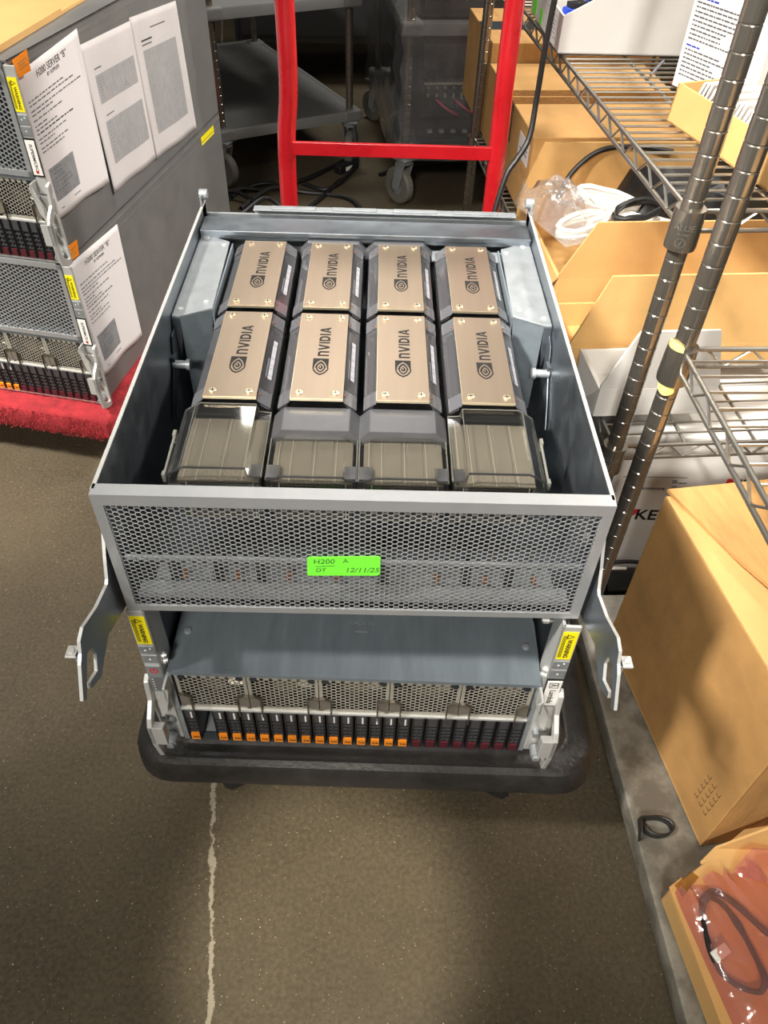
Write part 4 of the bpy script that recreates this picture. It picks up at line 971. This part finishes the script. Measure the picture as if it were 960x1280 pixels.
for i in range(N+1):
    v = i/N; row = []
    for j in range(N+1):
        u = j/N
        L = Vector((.396, -.139)).lerp(Vector((.452, -.40)), v); Rg = Vector((.505, -.098)).lerp(Vector((.66, -.36)), v); p = L.lerp(Rg, u)
        if i == 0: p += Vector((rn.uniform(-.004, .004), rn.uniform(-.006, .006)))
        e = min(1, 5*min(u, 1-u, v+.05, 1)); row.append((p.x, p.y, .0012 + .019*e**.6 + (rn.uniform(-.0035, .0035) if 0 < j < N else 0)))
    rows.append(row)
b.grid(rows); b.add([(.47, -.116, .012), (.497, -.092, .030), (.523, -.090, .020), (.54, -.12, .022), (.50, -.13, .020)], [(0, 1, 4), (1, 2, 4), (2, 3, 4)])
b.build('bag_film', 'bag', pb, smooth=True)
def flat(pts, z=.0065): return [(x, y, z+.003*math.sin(i*1.3)) for i, (x, y) in enumerate(pts)]
CL = [(.60, -.26), (.53, -.205), (.492, -.180), (.468, -.150), (.446, -.1345), (.4260, -.145), (.4195, -.168), (.4180, -.200), (.426, -.222), (.442, -.236), (.462, -.242), (.4705, -.229), (.468, -.199), (.460, -.171), (.450, -.150), (.436, -.143)]
bc = thing('cable_coil', 'black cable coiled inside the pink antistatic bag', 'cable', (0, 0, .149))
for k, off in enumerate(((0, 0), (.0035, -.004), (-.001, -.005))):
    q = MB(); q.tube(spline([(x+off[0]*(1 if i % 2 else -.3), y+off[1]*(.4 if i > 5 else 1), z+k*.0012) for i, (x, y, z) in enumerate(flat(CL))], 6), .0026, 8); q.build('cable_strand', 'blackcable', bc, smooth=True)
q = MB(); q.box(-.011, .011, -.006, .006, 0, .007); o = q.build('white_tie', 'whitecable', bc, bevel=.001); o.location = (.4285, -.205, .008); o.rotation_euler = (0, 0, .5)
# small carton on the near unit's wire shelf
sb = carton('cardboard_carton', 'brown carton on the near wire shelf, cut by the right edge of the photo', Vector((.432, -.22, 0)), AB+R_(-4), .30, .33, .632, .72, 'cardpale')
# goods on the top shelf
wt = thing('white_carton', 'white open-topped carton with green stickers on the upper wire shelf', 'box', Vector((.320, 1.035, .752)), R_(2))
b = MB(); FP = [(0, 0), (0, .056), (.055, .084), (.225, .15), (.225, 0)]
b.prism(FP, 1, 0, .004); b.prism([(0, 0), (0, .056), (.02, .062), (.225, .066), (.225, 0)], 1, .276, .28); b.box(0, .004, .004, .276, 0, .056); b.box(.221, .225, .004, .276, 0, .08); b.box(0, .225, 0, .28, 0, .003)
b.build('carton_body', 'whitecard', wt, bevel=.0008)
for (y0, y1, z0, z1) in ((.225, .262, .006, .030), (.165, .185, .004, .028)):
    b = MB(); b.box(-.0008, 0, y0, y1, z0, z1); b.build('green_sticker', 'green', wt)
b = MB(); b.box(-.0006, 0, .04, .13, .012, .0125); b.box(-.0006, 0, .04, .13, .045, .0455); b.box(-.0006, 0, .04, .0405, .012, .045); b.box(-.0006, 0, .1295, .13, .012, .045)
for k in range(4): b.box(-.0006, 0, .05, .05+.02*(k % 3+1), .018+k*.006, .0195+k*.006)
b.build('label_print', 'midink', wt)
for k, (x, y, z, a) in enumerate(((.355, 1.10, .758, .4), (.40, 1.15, .758, -.2))):
    t = thing('cable_connector', ['blue plastic connector in the white carton, nearest its low corner', 'blue plastic connector in the white carton, behind the other one'][k], 'connector', (x, y, z), a, 'blue connectors')
    b = MB(); b.box(-.022, .022, -.015, .015, 0, .05); b.build('connector_body', 'bluebox', t, bevel=.003)
    b = MB(); b.box(-.016, .016, -.011, .011, .05, .058); b.tube(spline([(0, 0, .055), (.01, .01, .075), (.04, .02, .07), (.06, .03, .045)]), .003, 6); b.build('connector_cord', 'blackcable', t)
CA = math.atan2(-.18, .048)
ct = thing('cardboard_tray', 'narrow brown cardboard tray filled with white envelopes on the upper wire shelf', 'tray', Vector((.432, .722, .752)), CA)
b = MB(); b.prism([(0, 0), (.006, .052), (.30, .052), (.30, 0)], 1, -.003, 0)     # face toward the aisle (local y=0)
b.v = [(x, y, z) for x, y, z in b.v]; b.prism([(0, 0), (.02, .058), (.30, .058), (.30, 0)], 1, .072, .075); b.box(0, .30, -.003, .075, 0, .003); b.hexa([(0, -.003, 0), (.004, -.003, 0), (.004, .075, 0), (0, .075, 0), (.006, -.003, .052), (.010, -.003, .052), (.022, .075, .058), (.018, .075, .058)])
b.build('tray_body', 'cardpale', ct, bevel=.0006)
for k in range(26):
    e = MB(); x = .026+k*.0088; ln = .024; e.hexa([(x, .006, .004), (x+.0045, .006, .004), (x+.0045, .068, .004), (x, .068, .004), (x+ln, .006, .064+.002*(k % 3)), (x+ln+.0045, .006, .064+.002*(k % 3)), (x+ln+.0045, .068, .066), (x+ln, .068, .066)])
    o = e.build('envelope', 'envelope'); o.location = ct.location; o.rotation_euler = ct.rotation_euler
    lb = 'white envelope standing in the brown cardboard tray on the upper wire shelf'
    tag(o, lb, 'envelope', 'white envelopes in the cardboard tray')
# upright printed board
SA = R_(-64)
ps = thing('printed_carton', 'white box panel with fine blue-headed print standing behind the envelopes', 'box', Vector((.480, .885, .752)), SA)
b = MB(); b.box(0, .16, 0, .035, 0, .36); b.build('box_body', 'envelope', ps, bevel=.0015)
b = MB(); rn = random.Random(4); z = .018
while z < .30:
    head = rn.random() < .16; b.use('blueprint' if head else 'greyink'); ln = rn.uniform(.03, .05) if head else rn.uniform(.05, .12); x = .008
    while x < ln: wd = rn.uniform(.003, .011); b.box(x, x+wd, -.0004, 0, z, z+.0023); x += wd+.0014
    z += .0058 if not head else .009
b.use('redprint').box(-.0004, .0005, -.0004, .03, 0, .006); b.use('midink').box(.006, .14, -.0004, 0, .115, .1155)
b.build('fine_print', None, ps)
cable('grey cable tip poking past the white carton on the upper shelf', [(.474, .935, .772), (.466, .929, .766), (.459, .923, .760), (.453, .917, .756)], .0024, 'greyink')
# ================================================================== BACKGROUND CARTS
C1A = R_(28.7)
k1 = thing('utility_cart', 'empty grey two-shelf cart with dark posts behind the left server stack', 'cart', (-.515, 2.175, 0), C1A)
def cshelf(par, z, W, D, h=.032):
    b = MB(); lv = [(.0, z-h), (0, z-.004), (.003, z), (.012, z), (.016, z-.004)]; rows = [[(x, y, zz) for x, y in rrect(g, W-g, g, D-g, .035)] for g, zz in lv]; n = len(rows[0])
    b.add([p for q in rows for p in q], [(i*n+k, i*n+(k+1) % n, (i+1)*n+(k+1) % n, (i+1)*n+k) for i in range(len(rows)-1) for k in range(n)] + [tuple(range(n))[::-1], tuple((len(rows)-1)*n+k for k in range(n))])
    return b.build('cart_shelf', 'polymer', par, smooth=True)
W1, D1 = .53, .95
def cart_frame(par, W, D, zs, H, cz):
    for z in zs:
        s_ = cshelf(par, z, W, D)
        for (x, y) in ((.03, .03), (W-.03, .03), (.03, D-.03), (W-.03, D-.03)):
            b = MB(); b.box(x-.034, x+.034, y-.034, y+.034, z-.036, z+.0015); b.build('corner_block', 'polymer', s_, bevel=.008, seg=3)
    for (x, y) in ((.03, .03), (W-.03, .03), (.03, D-.03), (W-.03, D-.03)):
        prof = [(.0127, zs[0])]; z = zs[0]+.0254
        while z < H: prof += [(.0127, z-.0013), (.0119, z-.0003), (.0119, z+.0003), (.0127, z+.0013)]; z += .0254
        prof.append((.0127, H)); b = MB(); b.lathe(prof, 28); o = b.build('cart_post', 'chrome', par, smooth=True, sharp=15); o.location = (x, y, 0)
        caster(par, x, y, zs[0]-.034, cz, .03, .6 if x < .1 else -.7, 'wheel', 'galv')
cart_frame(k1, W1, D1, (.20, .545), 1.25, .062)
tag(orient(MB().box(0, .75, 0, .5, .16, .95).box(.03, .72, -.012, 0, .19, .92).box(.03, .07, .03, .07, 0, .16).box(.68, .72, .03, .07, 0, .16).box(.03, .07, .43, .47, 0, .16).box(.68, .72, .43, .47, 0, .16).build('equipment_cabinet', 'cabinet', bevel=.004), Vector((-.62, 3.35, 0)), R_(4)), 'dark grey equipment cabinet on short legs at the back of the room', 'cabinet')
C2A = R_(7)
k2 = thing('utility_cart', 'film-wrapped cart carrying a dark rack server, behind the red handle on the right', 'cart', (.075, 2.095, 0), C2A)
W2, D2 = .60, .85
cart_frame(k2, W2, D2, (.195, .545), 1.3, .06)
rk = thing('rack_server', 'dark rack server with a row of cabled ports on the wrapped cart lower shelf', 'server', Vector((.075, 2.095, .197)) + Vector((.03*math.cos(C2A), .03*math.sin(C2A)+.02, 0)), C2A)
b = MB(); b.box(.04, .54, .03, .75, 0, .29); b.box(.04, .54, .0, .03, .20, .29); b.build('server_body', 'darkbox', rk, bevel=.003)
b = MB(); b.box(.04, .54, .004, .03, .085, .095); b.box(.04, .54, .004, .03, .008, .016); b.build('rack_bar', 'inner', rk)
b = MB(); rn = random.Random(6)
for k in range(17):
    b.use('port').box(.06+k*.027, .067+k*.027, .018, .03, .135+rn.uniform(-.004, .004), .148); b.box(.06+k*.027, .066+k*.027, .018, .03, .162, .168)
for k in range(12): b.use('galv').box(.07+k*.038, .085+k*.038, .02, .03, .03, .04)
b.use('ridge').box(.05, .53, .022, .03, .172, .178)
b.build('port_row', None, rk)
for k, (x, m) in enumerate(((.09, 'pinkc'), (.15, 'pinkc'), (.21, 'bluec'), (.27, 'bluec'), (.33, 'pinkc'))):
    b = MB(); b.tube(spline([(x, .02, .13), (x+.02, -.005, .118), (x+.05, -.006, .10), (x+.075, .01, .085)], 6), .0035, 6); b.build('patch_cable', m, rk)
us = thing('rack_server', 'dark server under stretch film on the upper shelf of the wrapped cart', 'server', Vector((.075, 2.095, .547)) + Vector((.05, .06, 0)), C2A)
b = MB(); b.box(0, .50, 0, .70, 0, .18); b.box(.01, .49, -.008, 0, .02, .16); b.build('server_body', 'inner', us, bevel=.003)
b = MB()
for k in range(12): b.box(.03+k*.038, .055+k*.038, -.0095, -.008, .04, .14)
b.build('vent_slot', 'black', us)
b = MB(); N = 26; rows = []; rn = random.Random(3)
def wr(t, z):
    P = [(-.012, D2+.01), (-.012, -.012), (W2+.012, -.012), (W2+.012, D2+.01)]; L = [D2, W2, D2]; s_ = t*sum(L)
    for i in range(3):
        if s_ <= L[i]+1e-6: a = Vector(P[i]).lerp(Vector(P[i+1]), s_/L[i]); return (a.x + .006*math.sin(z*60+t*30), a.y + .006*math.sin(z*45+t*50), z)
        s_ -= L[i]
    return (*P[3], z)
for j in range(24): rows.append([wr(i/40, .16+j*.044) for i in range(41)])
b.grid(rows); b.build('stretch_film', 'wrap', k2, smooth=True, label='wrinkled clear stretch film around the cart')
# cables on the floor behind
fc = [[(-.55, 2.10, .006), (-.46, 2.17, .02), (-.38, 2.205, .006), (-.25, 2.28, .012), (-.15, 2.42, .006), (-.07, 2.54, .006), (-.08, 2.36, .02), (-.16, 2.22, .006), (-.25, 2.26, .006)],
      [(-.44, 2.05, .006), (-.35, 2.16, .03), (-.24, 2.19, .006), (-.10, 2.16, .006), (-.045, 2.08, .006), (-.03, 2.0, .006), (-.06, 1.9, .006)],
      [(-.58, 2.0, .006), (-.50, 2.12, .03), (-.42, 2.1, .02), (-.34, 2.0, .006), (-.28, 2.1, .006), (-.35, 2.22, .02), (-.45, 2.2, .006), (-.5, 2.05, .006), (-.42, 1.95, .006)],
      [(-.6, 2.15, .006), (-.52, 2.05, .02), (-.45, 1.98, .006), (-.36, 2.08, .03), (-.27, 2.02, .006), (-.2, 2.1, .006), (-.12, 2.3, .006)],
      [(.02, 2.36, .006), (.15, 2.45, .006), (.32, 2.5, .006), (.5, 2.42, .006)]]
fl = ['black floor cable that doubles back behind the red handle with a plug end', 'black floor cable curving toward the rear of the lifted tray', 'black cable looped tightly on the floor by the left cart', 'black floor cable snaking from the left server stack', 'thin black cable under the wrapped cart']
for p, l in zip(fc, fl): cable(l, p, .0075, group='black cables on the floor')
t = thing('power_plug', 'black power plug end lying on the floor under the empty grey cart', 'plug', (-.10, 2.40, 0), .8)
b = MB(); b.box(-.05, .05, -.016, .016, 0, .03); b.build('plug_body', 'black', t, bevel=.006, seg=3); b = MB(); b.box(-.02, .02, -.0162, -.015, .008, .022); b.build('plug_label', 'envelope', t)
